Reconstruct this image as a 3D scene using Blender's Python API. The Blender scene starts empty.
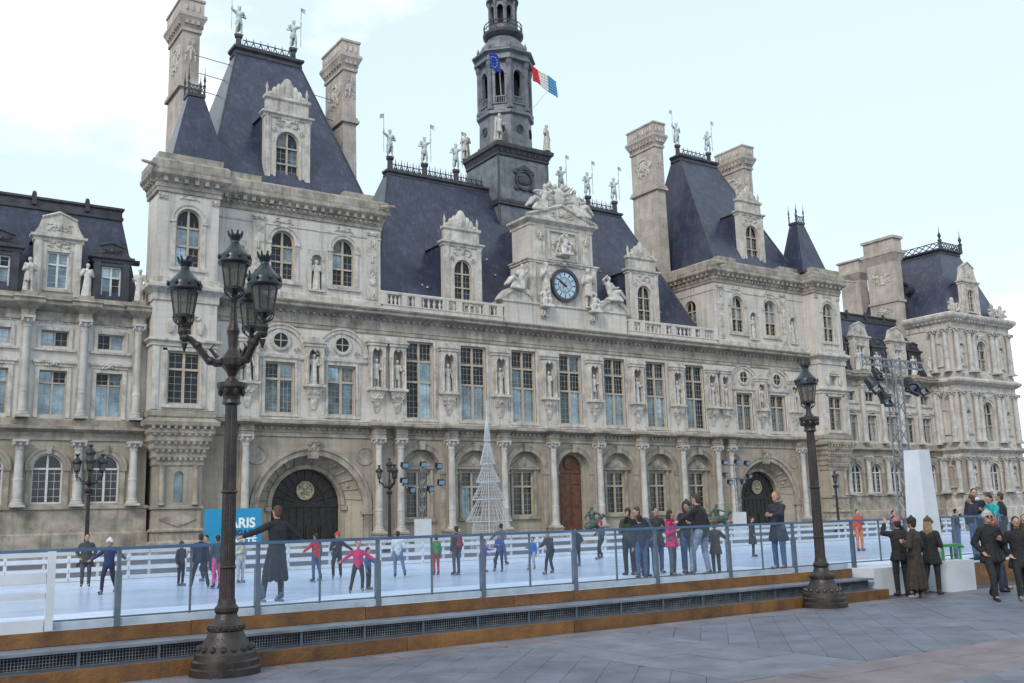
import bpy, math, random
import numpy as np
from mathutils import Vector, Matrix
PI = math.pi
R = math.radians
SC = bpy.context.scene
COL = SC.collection
random.seed(7)

# ------------------------------------------------------------------ camera
CAM = Vector((-49.618, -65.0, 1.9))
yaw, pitch, roll = 0.5932, 0.1777, -0.0272
fw = Vector((math.sin(yaw)*math.cos(pitch), math.cos(yaw)*math.cos(pitch), math.sin(pitch)))
rt = Vector((math.cos(yaw), -math.sin(yaw), 0))
up = rt.cross(fw)
r2 = rt*math.cos(roll) + up*math.sin(roll)
u2 = -rt*math.sin(roll) + up*math.cos(roll)
cd = bpy.data.cameras.new('camera')
cam = bpy.data.objects.new('camera', cd)
COL.objects.link(cam)
cd.sensor_width = 36.0
cd.lens = 983.8*36/1024
cd.clip_start = 0.1
cd.clip_end = 4000
cam.matrix_world = Matrix(((r2.x, u2.x, -fw.x, CAM.x), (r2.y, u2.y, -fw.y, CAM.y), (r2.z, u2.z, -fw.z, CAM.z), (0, 0, 0, 1)))
SC.camera = cam

# ------------------------------------------------------------------ world + sun (soft low evening sun from the left behind the camera)
SUN_EL, SUN_AZ = R(36), R(238)          # azimuth measured from +Y towards +X
w = bpy.data.worlds.new('World'); SC.world = w; w.use_nodes = True
nt = w.node_tree; nt.nodes.clear()
def wn(t, **k):
    n = nt.nodes.new(t)
    for a, b in k.items(): setattr(n, a, b)
    return n
out = wn('ShaderNodeOutputWorld'); bg = wn('ShaderNodeBackground'); bg.inputs[1].default_value = 0.13
sky = wn('ShaderNodeTexSky', sky_type='NISHITA', sun_disc=False, sun_elevation=SUN_EL, sun_rotation=SUN_AZ, air_density=1.0, dust_density=1.2, ozone_density=1.2)
tc = wn('ShaderNodeTexCoord'); mp = wn('ShaderNodeMapping'); mp.inputs['Scale'].default_value = (1.0, 1.0, 2.2)
mp.inputs['Location'].default_value = (5.0, 1.0, 2.0)
nz = wn('ShaderNodeTexNoise'); nz.inputs['Scale'].default_value = 1.7; nz.inputs['Detail'].default_value = 9; nz.inputs['Roughness'].default_value = 0.58
cr = wn('ShaderNodeValToRGB'); cr.color_ramp.elements[0].position = 0.525; cr.color_ramp.elements[1].position = 0.64
cr.color_ramp.elements[0].color = (0.0, 0.0, 0.0, 1); cr.color_ramp.elements[1].color = (0.9, 0.9, 0.9, 1)
mx = wn('ShaderNodeMixRGB'); mx.inputs[2].default_value = (6.6, 6.7, 6.8, 1)
veil = wn('ShaderNodeMixRGB'); veil.inputs[0].default_value = 0.74; veil.inputs[2].default_value = (4.85, 5.75, 6.2, 1)
L = nt.links.new
L(tc.outputs['Generated'], mp.inputs[0]); L(mp.outputs[0], nz.inputs[0]); L(nz.outputs[0], cr.inputs[0])
L(sky.outputs[0], veil.inputs[1]); L(veil.outputs[0], mx.inputs[1]); L(cr.outputs[0], mx.inputs[0])
L(mx.outputs[0], bg.inputs[0]); L(bg.outputs[0], out.inputs[0])
sd = bpy.data.lights.new('sun', 'SUN'); sd.energy = 1.15; sd.angle = R(11); sd.color = (1.0, 0.92, 0.83)
sun = bpy.data.objects.new('sun', sd); COL.objects.link(sun)
sdir = Vector((math.sin(SUN_AZ)*math.cos(SUN_EL), math.cos(SUN_AZ)*math.cos(SUN_EL), math.sin(SUN_EL)))
sun.rotation_euler = sdir.to_track_quat('Z', 'Y').to_euler(); sun.location = sdir*200
vs = SC.view_settings
vs.view_transform = 'Standard'; vs.look = 'None'; vs.gamma = 1; vs.use_curve_mapping = False; vs.exposure = 0.62
SC.render.resolution_x = 1024; SC.render.resolution_y = 683

# ------------------------------------------------------------------ materials
def mat(name, col, rough=0.6, var=0.12, vscale=1.5, metal=0.0, spec=0.5, bump=0.0, bscale=12.0, col2=None, streak=0.0,
        ashlar=None, world=False, courses=0.0, emit=None, objvar=0.0):
    m = bpy.data.materials.new(name); m.use_nodes = True
    t = m.node_tree; N = t.nodes; b = N['Principled BSDF']; LK = t.links.new
    b.inputs['Roughness'].default_value = rough; b.inputs['Metallic'].default_value = metal
    b.inputs['Specular IOR Level'].default_value = spec
    def node(tp, **k):
        n = N.new(tp)
        for a, c in k.items(): setattr(n, a, c)
        return n
    if world: src = node('ShaderNodeNewGeometry').outputs['Position']
    else: src = node('ShaderNodeTexCoord').outputs['Object']
    n1 = node('ShaderNodeTexNoise'); n1.inputs['Scale'].default_value = vscale; n1.inputs['Detail'].default_value = 6; n1.inputs['Roughness'].default_value = 0.65
    LK(src, n1.inputs[0])
    c2 = col2 or tuple(c*(1-2.2*var) for c in col)
    rp = node('ShaderNodeValToRGB'); rp.color_ramp.elements[0].position = 0.32; rp.color_ramp.elements[1].position = 0.68
    rp.color_ramp.elements[0].color = (*c2, 1); rp.color_ramp.elements[1].color = (*[min(1, c*(1+var*.6)) for c in col], 1)
    LK(n1.outputs[0], rp.inputs[0]); cur = rp.outputs[0]
    hgt = None
    if streak:
        mpn = node('ShaderNodeMapping'); mpn.inputs['Scale'].default_value = (3.4, 3.4, 0.2); LK(src, mpn.inputs[0])
        n2 = node('ShaderNodeTexNoise'); n2.inputs['Scale'].default_value = 1.0; n2.inputs['Detail'].default_value = 7; n2.inputs['Roughness'].default_value = 0.7; LK(mpn.outputs[0], n2.inputs[0])
        r3 = node('ShaderNodeValToRGB'); r3.color_ramp.elements[0].position = 0.5; r3.color_ramp.elements[1].position = 0.72
        k = 1-streak
        r3.color_ramp.elements[0].color = (1, 1, 1, 1); r3.color_ramp.elements[1].color = (k, k*.98, k*.96, 1)
        LK(n2.outputs[0], r3.inputs[0])
        mm = node('ShaderNodeMixRGB', blend_type='MULTIPLY'); mm.inputs[0].default_value = 1; LK(cur, mm.inputs[1]); LK(r3.outputs[0], mm.inputs[2]); cur = mm.outputs[0]
    if ashlar:
        sx = node('ShaderNodeSeparateXYZ'); LK(src, sx.inputs[0])
        ad = node('ShaderNodeMath', operation='ADD'); LK(sx.outputs[0], ad.inputs[0]); LK(sx.outputs[1], ad.inputs[1])
        cb = node('ShaderNodeCombineXYZ'); LK(ad.outputs[0], cb.inputs[0]); LK(sx.outputs[2], cb.inputs[1])
        bt = node('ShaderNodeTexBrick'); bt.inputs['Scale'].default_value = 1.0; bt.inputs['Brick Width'].default_value = ashlar[0]; bt.inputs['Row Height'].default_value = ashlar[1]
        bt.inputs['Mortar Size'].default_value = 0.018; bt.inputs['Mortar Smooth'].default_value = 0.3
        bt.inputs['Color1'].default_value = (1, 1, 1, 1); bt.inputs['Color2'].default_value = (0.86, 0.86, 0.87, 1); bt.inputs['Mortar'].default_value = (0.62, 0.6, 0.58, 1)
        LK(cb.outputs[0], bt.inputs[0])
        mm = node('ShaderNodeMixRGB', blend_type='MULTIPLY'); mm.inputs[0].default_value = 0.4; LK(cur, mm.inputs[1]); LK(bt.outputs[0], mm.inputs[2]); cur = mm.outputs[0]
    if courses:
        sx = node('ShaderNodeSeparateXYZ'); LK(src, sx.inputs[0])
        ad = node('ShaderNodeMath', operation='ADD'); LK(sx.outputs[0], ad.inputs[0]); LK(sx.outputs[1], ad.inputs[1])
        cb = node('ShaderNodeCombineXYZ'); LK(ad.outputs[0], cb.inputs[0]); LK(sx.outputs[2], cb.inputs[1])
        bt = node('ShaderNodeTexBrick'); bt.inputs['Scale'].default_value = 1.0; bt.inputs['Brick Width'].default_value = courses; bt.inputs['Row Height'].default_value = courses*.55
        bt.inputs['Mortar Size'].default_value = 0.012
        bt.inputs['Color1'].default_value = (1.1, 1.1, 1.1, 1); bt.inputs['Color2'].default_value = (0.8, 0.8, 0.82, 1); bt.inputs['Mortar'].default_value = (0.5, 0.5, 0.5, 1)
        LK(cb.outputs[0], bt.inputs[0])
        mm = node('ShaderNodeMixRGB', blend_type='MULTIPLY'); mm.inputs[0].default_value = 0.8; LK(cur, mm.inputs[1]); LK(bt.outputs[0], mm.inputs[2]); cur = mm.outputs[0]
    if objvar:
        oi = node('ShaderNodeObjectInfo'); mr = node('ShaderNodeMapRange'); mr.inputs[3].default_value = 1-objvar; mr.inputs[4].default_value = 1+objvar*.7; LK(oi.outputs['Random'], mr.inputs[0])
        mm = node('ShaderNodeMixRGB', blend_type='MULTIPLY'); mm.inputs[0].default_value = 1; LK(cur, mm.inputs[1]); LK(mr.outputs[0], mm.inputs[2]); cur = mm.outputs[0]
    LK(cur, b.inputs['Base Color'])
    if bump:
        n3 = node('ShaderNodeTexNoise'); n3.inputs['Scale'].default_value = bscale; n3.inputs['Detail'].default_value = 5; LK(src, n3.inputs[0])
        bp = node('ShaderNodeBump'); bp.inputs['Strength'].default_value = bump; bp.inputs['Distance'].default_value = 0.05
        LK(n3.outputs[0], bp.inputs['Height']); LK(bp.outputs[0], b.inputs['Normal'])
    if emit:
        b.inputs['Emission Color'].default_value = (*emit[0], 1); b.inputs['Emission Strength'].default_value = emit[1]
    return m

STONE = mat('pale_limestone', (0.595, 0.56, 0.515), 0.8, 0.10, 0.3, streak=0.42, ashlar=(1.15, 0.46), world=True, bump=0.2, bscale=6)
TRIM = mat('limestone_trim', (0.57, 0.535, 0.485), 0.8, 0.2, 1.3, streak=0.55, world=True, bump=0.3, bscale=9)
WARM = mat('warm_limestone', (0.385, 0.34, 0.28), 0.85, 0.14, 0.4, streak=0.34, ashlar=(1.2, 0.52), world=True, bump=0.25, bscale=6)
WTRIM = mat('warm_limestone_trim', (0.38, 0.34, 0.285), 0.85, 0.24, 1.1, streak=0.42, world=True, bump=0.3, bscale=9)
CORN = mat('brown_cornice_stone', (0.38, 0.345, 0.295), 0.85, 0.24, 1.1, streak=0.5, world=True, bump=0.3, bscale=9)  # cornices: darker, browner base than the trim, with vertical streaks
COLM = mat('column_stone', (0.50, 0.485, 0.465), 0.6, 0.15, 1.2, streak=0.3, world=True)
CARV = mat('carved_stone', (0.58, 0.56, 0.52), 0.85, 0.2, 2.5, streak=0.3, world=True, bump=0.3, bscale=25)
CHIM = mat('chimney_stone', (0.49, 0.435, 0.385), 0.85, 0.18, 0.6, streak=0.35, ashlar=(0.9, 0.42), world=True, bump=0.3, bscale=8)
SLATE = mat('slate_roof', (0.037, 0.043, 0.07), 0.32, 0.4, 0.9, courses=0.42, streak=-1.2, world=True, col2=(0.021, 0.025, 0.052))
LEAD = mat('lead_cladding', (0.17, 0.185, 0.215), 0.5, 0.25, 1.2, streak=0.4, world=True)
LEADD = mat('dark_lead', (0.055, 0.058, 0.068), 0.5, 0.25, 1.5, streak=0.3, world=True)
FRAME = mat('window_frame_stone', (0.44, 0.385, 0.31), 0.7, 0.1, 3, world=True)
WFRAME = mat('white_window_frame', (0.62, 0.62, 0.62), 0.5, 0.08, 3)
PANE = mat('window_glass', (0.014, 0.026, 0.04), 0.04, 0.4, 1.3, spec=0.32, world=True, objvar=0.5)
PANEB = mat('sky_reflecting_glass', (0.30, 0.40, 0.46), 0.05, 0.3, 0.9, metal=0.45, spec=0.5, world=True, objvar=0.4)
PANEM = mat('leaded_glass', (0.14, 0.20, 0.24), 0.06, 0.4, 1.3, metal=0.3, spec=0.5, world=True, objvar=0.5)
PANEC = mat('net_curtained_glass', (0.20, 0.215, 0.22), 0.08, 0.35, 2.0, spec=0.4, world=True)
PANED = mat('dark_glass', (0.018, 0.019, 0.022), 0.08, 0.5, 1.1, spec=0.7, world=True)
GOLD = mat('lit_room', (0.03, 0.024, 0.02), 0.1, world=True)
_t = GOLD.node_tree; _n = _t.nodes.new('ShaderNodeTexVoronoi'); _n.inputs['Scale'].default_value = 1.9
_g = _t.nodes.new('ShaderNodeNewGeometry'); _r = _t.nodes.new('ShaderNodeMapRange'); _r.inputs[1].default_value = 0.2; _r.inputs[2].default_value = 0.12; _r.inputs[4].default_value = 2.0
_t.links.new(_g.outputs['Position'], _n.inputs['Vector']); _t.links.new(_n.outputs['Distance'], _r.inputs[0]); _t.links.new(_r.outputs[0], _t.nodes['Principled BSDF'].inputs['Emission Strength'])
_t.nodes['Principled BSDF'].inputs['Emission Color'].default_value = (1.0, 0.6, 0.28, 1)
OAK = mat('varnished_oak_door', (0.15, 0.058, 0.028), 0.45, 0.3, 3)
DOORD = mat('dark_bronze_door', (0.022, 0.019, 0.017), 0.5, 0.4, 3)
BRONZE = mat('verdigris_bronze', (0.56, 0.64, 0.62), 0.6, 0.35, 3)
GBRONZE = mat('green_bronze', (0.075, 0.125, 0.115), 0.5, 0.4, 3)
IRON = mat('brown_cast_iron', (0.032, 0.022, 0.019), 0.42, 0.4, 5, spec=0.5, bump=0.15, bscale=30)
IRONT = mat('verdigris_cap', (0.012, 0.026, 0.032), 0.3, 0.5, 3.5, col2=(0.013, 0.011, 0.012))
ICE = mat('ice', (0.50, 0.63, 0.86), 0.22, 0.10, 0.5, spec=0.5, bump=0.12, bscale=4, world=True)
_t = ICE.node_tree; _b = _t.nodes['Principled BSDF']; _src = _b.inputs['Base Color'].links[0].from_socket; _pos = _t.nodes.new('ShaderNodeNewGeometry').outputs['Position']
for _i, (_ang, _sc) in enumerate(((0.5, 1.0), (-0.9, 1.3), (1.9, 0.8))):
    _m = _t.nodes.new('ShaderNodeMapping'); _m.inputs['Rotation'].default_value = (0, 0, _ang); _m.inputs['Scale'].default_value = (0.35*_sc, 9*_sc, 1); _t.links.new(_pos, _m.inputs[0])
    _n = _t.nodes.new('ShaderNodeTexNoise'); _n.inputs['Scale'].default_value = 1.6; _n.inputs['Detail'].default_value = 4; _n.inputs['Distortion'].default_value = 0.8; _t.links.new(_m.outputs[0], _n.inputs[0])
    _r = _t.nodes.new('ShaderNodeValToRGB'); _r.color_ramp.elements[0].position = 0.58; _r.color_ramp.elements[1].position = 0.68; _r.color_ramp.elements[0].color = (0, 0, 0, 1); _r.color_ramp.elements[1].color = (0.5, 0.5, 0.5, 1); _t.links.new(_n.outputs[0], _r.inputs[0])
    _x = _t.nodes.new('ShaderNodeMixRGB'); _x.inputs[2].default_value = (0.70, 0.76, 0.86, 1); _t.links.new(_r.outputs[0], _x.inputs[0]); _t.links.new(_src, _x.inputs[1]); _src = _x.outputs[0]
_t.links.new(_src, _b.inputs['Base Color'])
DECK = mat('white_deck', (0.53, 0.62, 0.78), 0.6, 0.06, 1.5, world=True)
TREAD = mat('grey_tread', (0.18, 0.20, 0.245), 0.6, 0.2, 2, world=True)
KICK = mat('kick_strip_plastic', (0.40, 0.48, 0.58), 0.5, 0.15, 2, world=True)
WHITE = mat('white_paint', (0.58, 0.62, 0.68), 0.5, 0.06, 1.5, world=True)
WOOD = mat('orange_timber', (0.19, 0.085, 0.022), 0.5, 0.35, 2.2, col2=(0.085, 0.038, 0.014), world=True, streak=0.3, bump=0.2, bscale=20, objvar=0.25)
GALV = mat('galvanised_steel', (0.16, 0.20, 0.25), 0.42, 0.2, 4, metal=0.6)
BLUER = mat('blue_rail', (0.07, 0.135, 0.25), 0.4, 0.15, 3)
GRILL = mat('grille_mesh', (0.17, 0.185, 0.21), 0.55, 0.3, 5, metal=0.3)
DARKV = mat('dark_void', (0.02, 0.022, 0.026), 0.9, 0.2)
SLABM = mat('grey_granite', (0.135, 0.148, 0.195), 0.5, 0.22, 1.3, world=True, bump=0.25, bscale=40, objvar=0.08)
SLABP = mat('pink_granite', (0.19, 0.152, 0.168), 0.5, 0.2, 1.5, world=True, bump=0.25, bscale=40, objvar=0.08)
SLABL = mat('pale_granite', (0.165, 0.178, 0.225), 0.5, 0.2, 1.5, world=True, bump=0.25, bscale=40, objvar=0.08)
JOINT = mat('paving_ground', (0.085, 0.09, 0.11), 0.9, 0.3, 2, world=True)
BANNER = mat('blue_banner', (0.015, 0.27, 0.50), 0.5, 0.05)
INK = mat('navy_print', (0.01, 0.03, 0.09), 0.6, 0.02)
PRINTW = mat('white_print', (0.8, 0.85, 0.88), 0.6, 0.02)
GREEN = mat('green_paint', (0.03, 0.27, 0.08), 0.4, 0.1)
LENS = mat('floodlight_lens', (0.16, 0.28, 0.4), 0.15, 0.1, emit=((0.55, 0.8, 1.0), 0.03))
TRUSS = mat('aluminium_truss', (0.2, 0.215, 0.24), 0.4, 0.1, 3, metal=0.5)
WIRE = mat('white_wire', (0.44, 0.49, 0.53), 0.5, 0.1)
BLACK = mat('black_plastic', (0.02, 0.02, 0.022), 0.5, 0.2)
DIAL = mat('clock_dial', (0.16, 0.29, 0.42), 0.35, 0.15, 3)

def glassy(name, tint, alpha, rough, diff):
    m = bpy.data.materials.new(name); m.use_nodes = True
    t = m.node_tree; t.nodes.clear(); N = t.nodes.new; LK = t.links.new
    o = N('ShaderNodeOutputMaterial'); tr = N('ShaderNodeBsdfTransparent'); tr.inputs[0].default_value = (*tint, 1)
    df = N('ShaderNodeBsdfDiffuse'); df.inputs[0].default_value = (*diff, 1)
    tl = N('ShaderNodeBsdfTranslucent'); tl.inputs[0].default_value = (*diff, 1)
    dm = N('ShaderNodeMixShader'); dm.inputs[0].default_value = 0.5; LK(df.outputs[0], dm.inputs[1]); LK(tl.outputs[0], dm.inputs[2])
    gl = N('ShaderNodeBsdfGlossy'); gl.inputs['Roughness'].default_value = rough
    nzz = N('ShaderNodeTexNoise'); nzz.inputs['Scale'].default_value = 3.0
    mr = N('ShaderNodeMapRange'); mr.inputs[3].default_value = max(0, alpha-.06); mr.inputs[4].default_value = alpha+.02; LK(nzz.outputs[0], mr.inputs[0])
    m1 = N('ShaderNodeMixShader'); LK(mr.outputs[0], m1.inputs[0]); LK(tr.outputs[0], m1.inputs[1]); LK(dm.outputs[0], m1.inputs[2])
    lw = N('ShaderNodeLayerWeight'); pw = N('ShaderNodeMath'); pw.operation = 'POWER'; LK(lw.outputs['Facing'], pw.inputs[0]); pw.inputs[1].default_value = 4.0
    fr = N('ShaderNodeMath'); fr.operation = 'MULTIPLY_ADD'; LK(pw.outputs[0], fr.inputs[0]); fr.inputs[1].default_value = 0.55; fr.inputs[2].default_value = 0.035
    m2 = N('ShaderNodeMixShader'); LK(fr.outputs[0], m2.inputs[0]); LK(m1.outputs[0], m2.inputs[1]); LK(gl.outputs[0], m2.inputs[2])
    LK(m2.outputs[0], o.inputs[0]); return m
PLEXI = glassy('clear_panel', (0.95, 0.98, 1.0), 0.06, 0.05, (0.3, 0.42, 0.6))
LGLASS = glassy('lantern_glass', (0.7, 0.69, 0.66), 0.42, 0.1, (0.2, 0.2, 0.19))

_cm = {}
def cmat(col, rough=0.8):
    k = tuple(round(c, 3) for c in col)
    if k not in _cm: _cm[k] = mat('cloth_%d' % len(_cm), col, rough, 0.22, 9, bump=0.7, bscale=13)
    return _cm[k]

# ------------------------------------------------------------------ mesh builder
class MB:
    def __init__(s, T=None): s.v = []; s.f = []; s.T = T
    def add(s, vs, fs):
        o = len(s.v)
        if s.T is not None: vs = [tuple(s.T @ Vector(p)) for p in vs]
        s.v += vs; s.f += [tuple(i+o for i in f) for f in fs]; return s
    def box(s, x0, x1, y0, y1, z0, z1):
        return s.add([(x0,y0,z0),(x1,y0,z0),(x1,y1,z0),(x0,y1,z0),(x0,y0,z1),(x1,y0,z1),(x1,y1,z1),(x0,y1,z1)],
                     [(0,3,2,1),(4,5,6,7),(0,1,5,4),(1,2,6,5),(2,3,7,6),(3,0,4,7)])
    def frus(s, a, za, b, zb):   # a, b = (x0,x1,y0,y1)
        return s.add([(a[0],a[2],za),(a[1],a[2],za),(a[1],a[3],za),(a[0],a[3],za),(b[0],b[2],zb),(b[1],b[2],zb),(b[1],b[3],zb),(b[0],b[3],zb)],
                     [(0,3,2,1),(4,5,6,7),(0,1,5,4),(1,2,6,5),(2,3,7,6),(3,0,4,7)])
    def prism(s, poly, y0, y1):   # poly of (x,z), counter-clockwise seen from -Y
        n = len(poly)
        vs = [(x, y0, z) for x, z in poly] + [(x, y1, z) for x, z in poly]
        return s.add(vs, [tuple(range(n)), tuple(range(2*n-1, n-1, -1))] + [(i, i+n, (i+1) % n+n, (i+1) % n) for i in range(n)])
    def flat(s, poly, z0, z1):    # poly of (x,y)
        n = len(poly)
        vs = [(x, y, z1) for x, y in poly] + [(x, y, z0) for x, y in poly]
        return s.add(vs, [tuple(range(n)), tuple(range(2*n-1, n-1, -1))] + [(i, i+n, (i+1) % n+n, (i+1) % n) for i in range(n)])
    def lathe(s, prof, cx=0, cy=0, n=12, ph=0.0, sx=1.0, sy=1.0):
        vs = []; fs = []
        for r, z in prof:
            for k in range(n):
                a = ph+2*PI*k/n; vs.append((cx+sx*r*math.cos(a), cy+sy*r*math.sin(a), z))
        for j in range(len(prof)-1):
            for k in range(n):
                k2 = (k+1) % n; fs.append((j*n+k, j*n+k2, (j+1)*n+k2, (j+1)*n+k))
        fs.append(tuple(range(n-1, -1, -1))); fs.append(tuple(range((len(prof)-1)*n, len(prof)*n)))
        return s.add(vs, fs)
    def ell(s, c, rx, ry, rz, n=8, m=5):
        vs = [(c[0], c[1], c[2]-rz)]; fs = []
        for j in range(1, m):
            t = PI*j/m
            for k in range(n):
                a = 2*PI*k/n; vs.append((c[0]+rx*math.sin(t)*math.cos(a), c[1]+ry*math.sin(t)*math.sin(a), c[2]-rz*math.cos(t)))
        vs.append((c[0], c[1], c[2]+rz)); e = len(vs)-1
        for k in range(n):
            k2 = (k+1) % n
            fs.append((0, 1+k2, 1+k)); fs.append((e, 1+(m-2)*n+k, 1+(m-2)*n+k2))
            for j in range(m-2): fs.append((1+j*n+k, 1+j*n+k2, 1+(j+1)*n+k2, 1+(j+1)*n+k))
        return s.add(vs, fs)
    def tube(s, pts, r, n=6):
        pts = [Vector(p) for p in pts]; rs = r if isinstance(r, (list, tuple)) else [r]*len(pts)
        vs = []; fs = []
        for i, p in enumerate(pts):
            d = (pts[min(i+1, len(pts)-1)]-pts[max(i-1, 0)]).normalized()
            q = Vector((0, 0, 1)) if abs(d.z) < 0.9 else Vector((1, 0, 0))
            a = d.cross(q).normalized(); b = d.cross(a)
            for k in range(n):
                t = 2*PI*k/n; vs.append(tuple(p+a*(rs[i]*math.cos(t))+b*(rs[i]*math.sin(t))))
        for i in range(len(pts)-1):
            for k in range(n):
                k2 = (k+1) % n; fs.append((i*n+k, i*n+k2, (i+1)*n+k2, (i+1)*n+k))
        fs.append(tuple(range(n-1, -1, -1))); fs.append(tuple(range((len(pts)-1)*n, len(pts)*n)))
        return s.add(vs, fs)
    def arc(s, cx, cz, ri, ro, y0, y1, n=14, a0=0.0, a1=PI):   # arch band
        full = abs(a1-a0-2*PI) < 1e-6
        for k in range(n):
            t0 = a0+(a1-a0)*k/n; t1 = a0+(a1-a0)*(k+1)/n
            P = lambda r, t, y: (cx+r*math.cos(t), y, cz+r*math.sin(t))
            vs = [P(ri,t0,y0),P(ro,t0,y0),P(ro,t1,y0),P(ri,t1,y0),P(ri,t0,y1),P(ro,t0,y1),P(ro,t1,y1),P(ri,t1,y1)]
            fs = [(0,1,2,3),(1,5,6,2),(0,3,7,4)]
            if not full and k == 0: fs.append((0,4,5,1))
            if not full and k == n-1: fs.append((3,2,6,7))
            s.add(vs, fs)
        return s
    def disc(s, cx, cz, r, y0, y1, n=24):
        return s.prism([(cx+r*math.cos(2*PI*k/n), cz+r*math.sin(2*PI*k/n)) for k in range(n)], y0, y1)
    def belt(s, x0, x1, y0, y1, prof):   # moulding round left, front and right of a block: prof = (outset, z)
        vs = []; fs = []
        for p, z in prof: vs += [(x0-p, y1, z), (x0-p, y0-p, z), (x1+p, y0-p, z), (x1+p, y1, z)]
        for j in range(len(prof)-1):
            for k in range(3): fs.append((j*4+k, j*4+k+1, (j+1)*4+k+1, (j+1)*4+k))
        return s.add(vs, fs)
    def sides(s, x0, x1, y0, y1, z0, z1):
        for x in (x0, x1): s.add([(x, y0, z0), (x, y1, z0), (x, y1, z1), (x, y0, z1)], [(0, 1, 2, 3)])
        return s
    def wall(s, x0, x1, z0, z1, y, ops, depth):
        # ops: (cx, w, zb, zt, arched) ; openings with the same cx stack
        q = lambda a, b, c, d: s.add([(a, y, c), (b, y, c), (b, y, d), (a, y, d)], [(0, 1, 2, 3)])
        cols = {}
        for o in ops: cols.setdefault(round(o[0], 3), []).append(o)
        x = x0
        for cx in sorted(cols):
            st = sorted(cols[cx], key=lambda o: o[2]); W = max(o[1] for o in st); a, b = cx-W/2, cx+W/2
            if a > x+1e-6: q(x, a, z0, z1)
            z = z0
            for (c, w_, zb, zt, ar) in st:
                l, r = c-w_/2, c+w_/2
                if zb > z+1e-6: q(a, b, z, zb)
                if l > a+1e-6: q(a, l, zb, zt); q(r, b, zb, zt)
                y2 = y+depth
                sp = zt-w_/2 if ar else zt
                s.add([(l,y,zb),(l,y2,zb),(l,y2,sp),(l,y,sp)], [(0,1,2,3)]); s.add([(r,y,zb),(r,y2,zb),(r,y2,sp),(r,y,sp)], [(3,2,1,0)])
                if zb > z0+1e-6: s.add([(l,y,zb),(r,y,zb),(r,y2,zb),(l,y2,zb)], [(0,1,2,3)])
                if ar:
                    n = 14; pt = [(c+w_/2*math.cos(PI-PI*k/n), sp+w_/2*math.sin(PI-PI*k/n)) for k in range(n+1)]
                    for k in range(n):
                        (xa, za), (xb, zbb) = pt[k], pt[k+1]
                        s.add([(xa,y,za),(xb,y,zbb),(xb,y,zt+.001),(xa,y,zt+.001)], [(0,1,2,3)])
                        s.add([(xa,y,za),(xa,y2,za),(xb,y2,zbb),(xb,y,zbb)], [(0,1,2,3)])
                else: s.add([(l,y,zt),(l,y2,zt),(r,y2,zt),(r,y,zt)], [(0,1,2,3)])
                z = zt
            if z < z1-1e-6: q(a, b, z, z1)
            x = b
        if x < x1-1e-6: q(x, x1, z0, z1)
        return s
    def relief(s, cx, cz, w, h, y, seed=0, n=14, d=0.12):   # carved ornament, mirrored about its axis
        rn = random.Random(seed)
        s.ell((cx, y, cz), w*.13, d, h*.3, 7, 4)
        for i in range(n):
            u = rn.uniform(.08, .48); v = rn.uniform(-.45, .45)*(1-.6*u); r = rn.uniform(.05, .12)
            a = rn.uniform(.6, 1.6)
            for sg in (-1, 1): s.ell((cx+sg*u*w, y, cz+v*h), r*w*a*.8, d*rn.uniform(.5, 1), r*h*1.3/a, 6, 4)
        return s
    def mesh(s, name, smooth=False):
        m = bpy.data.meshes.new(name); m.from_pydata(s.v, [], s.f); m.update()
        if smooth: m.polygons.foreach_set('use_smooth', [True]*len(m.polygons))
        return m
    def build(s, name, material, parent=None, smooth=False, loc=None, rz=0.0):
        return obj(name, s.mesh(name, smooth), material, parent, loc, rz)

def obj(name, me, material=None, parent=None, loc=None, rz=0.0):
    if material is not None and not me.materials: me.materials.append(material)
    o = bpy.data.objects.new(name, me); COL.objects.link(o)
    if parent is not None: o.parent = parent
    if loc is not None: o.location = loc
    if rz: o.rotation_euler = (0, 0, rz)
    return o
def tag(o, label=None, cat=None, group=None, kind=None):
    for k, v in (('label', label), ('category', cat), ('group', group), ('kind', kind)):
        if v: o[k] = v
    return o
def thing(name, label, cat, loc=(0,0,0), rz=0.0, group=None):
    o = bpy.data.objects.new(name, None); COL.objects.link(o); o.location = loc; o.rotation_euler = (0,0,rz); o.empty_display_size = 0.3
    return tag(o, label, cat, group)
def copy_tree(o, parent=None):
    c = o.copy(); COL.objects.link(c)
    if parent is not None: c.parent = parent
    for ch in list(o.children): copy_tree(ch, c)
    return c

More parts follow.
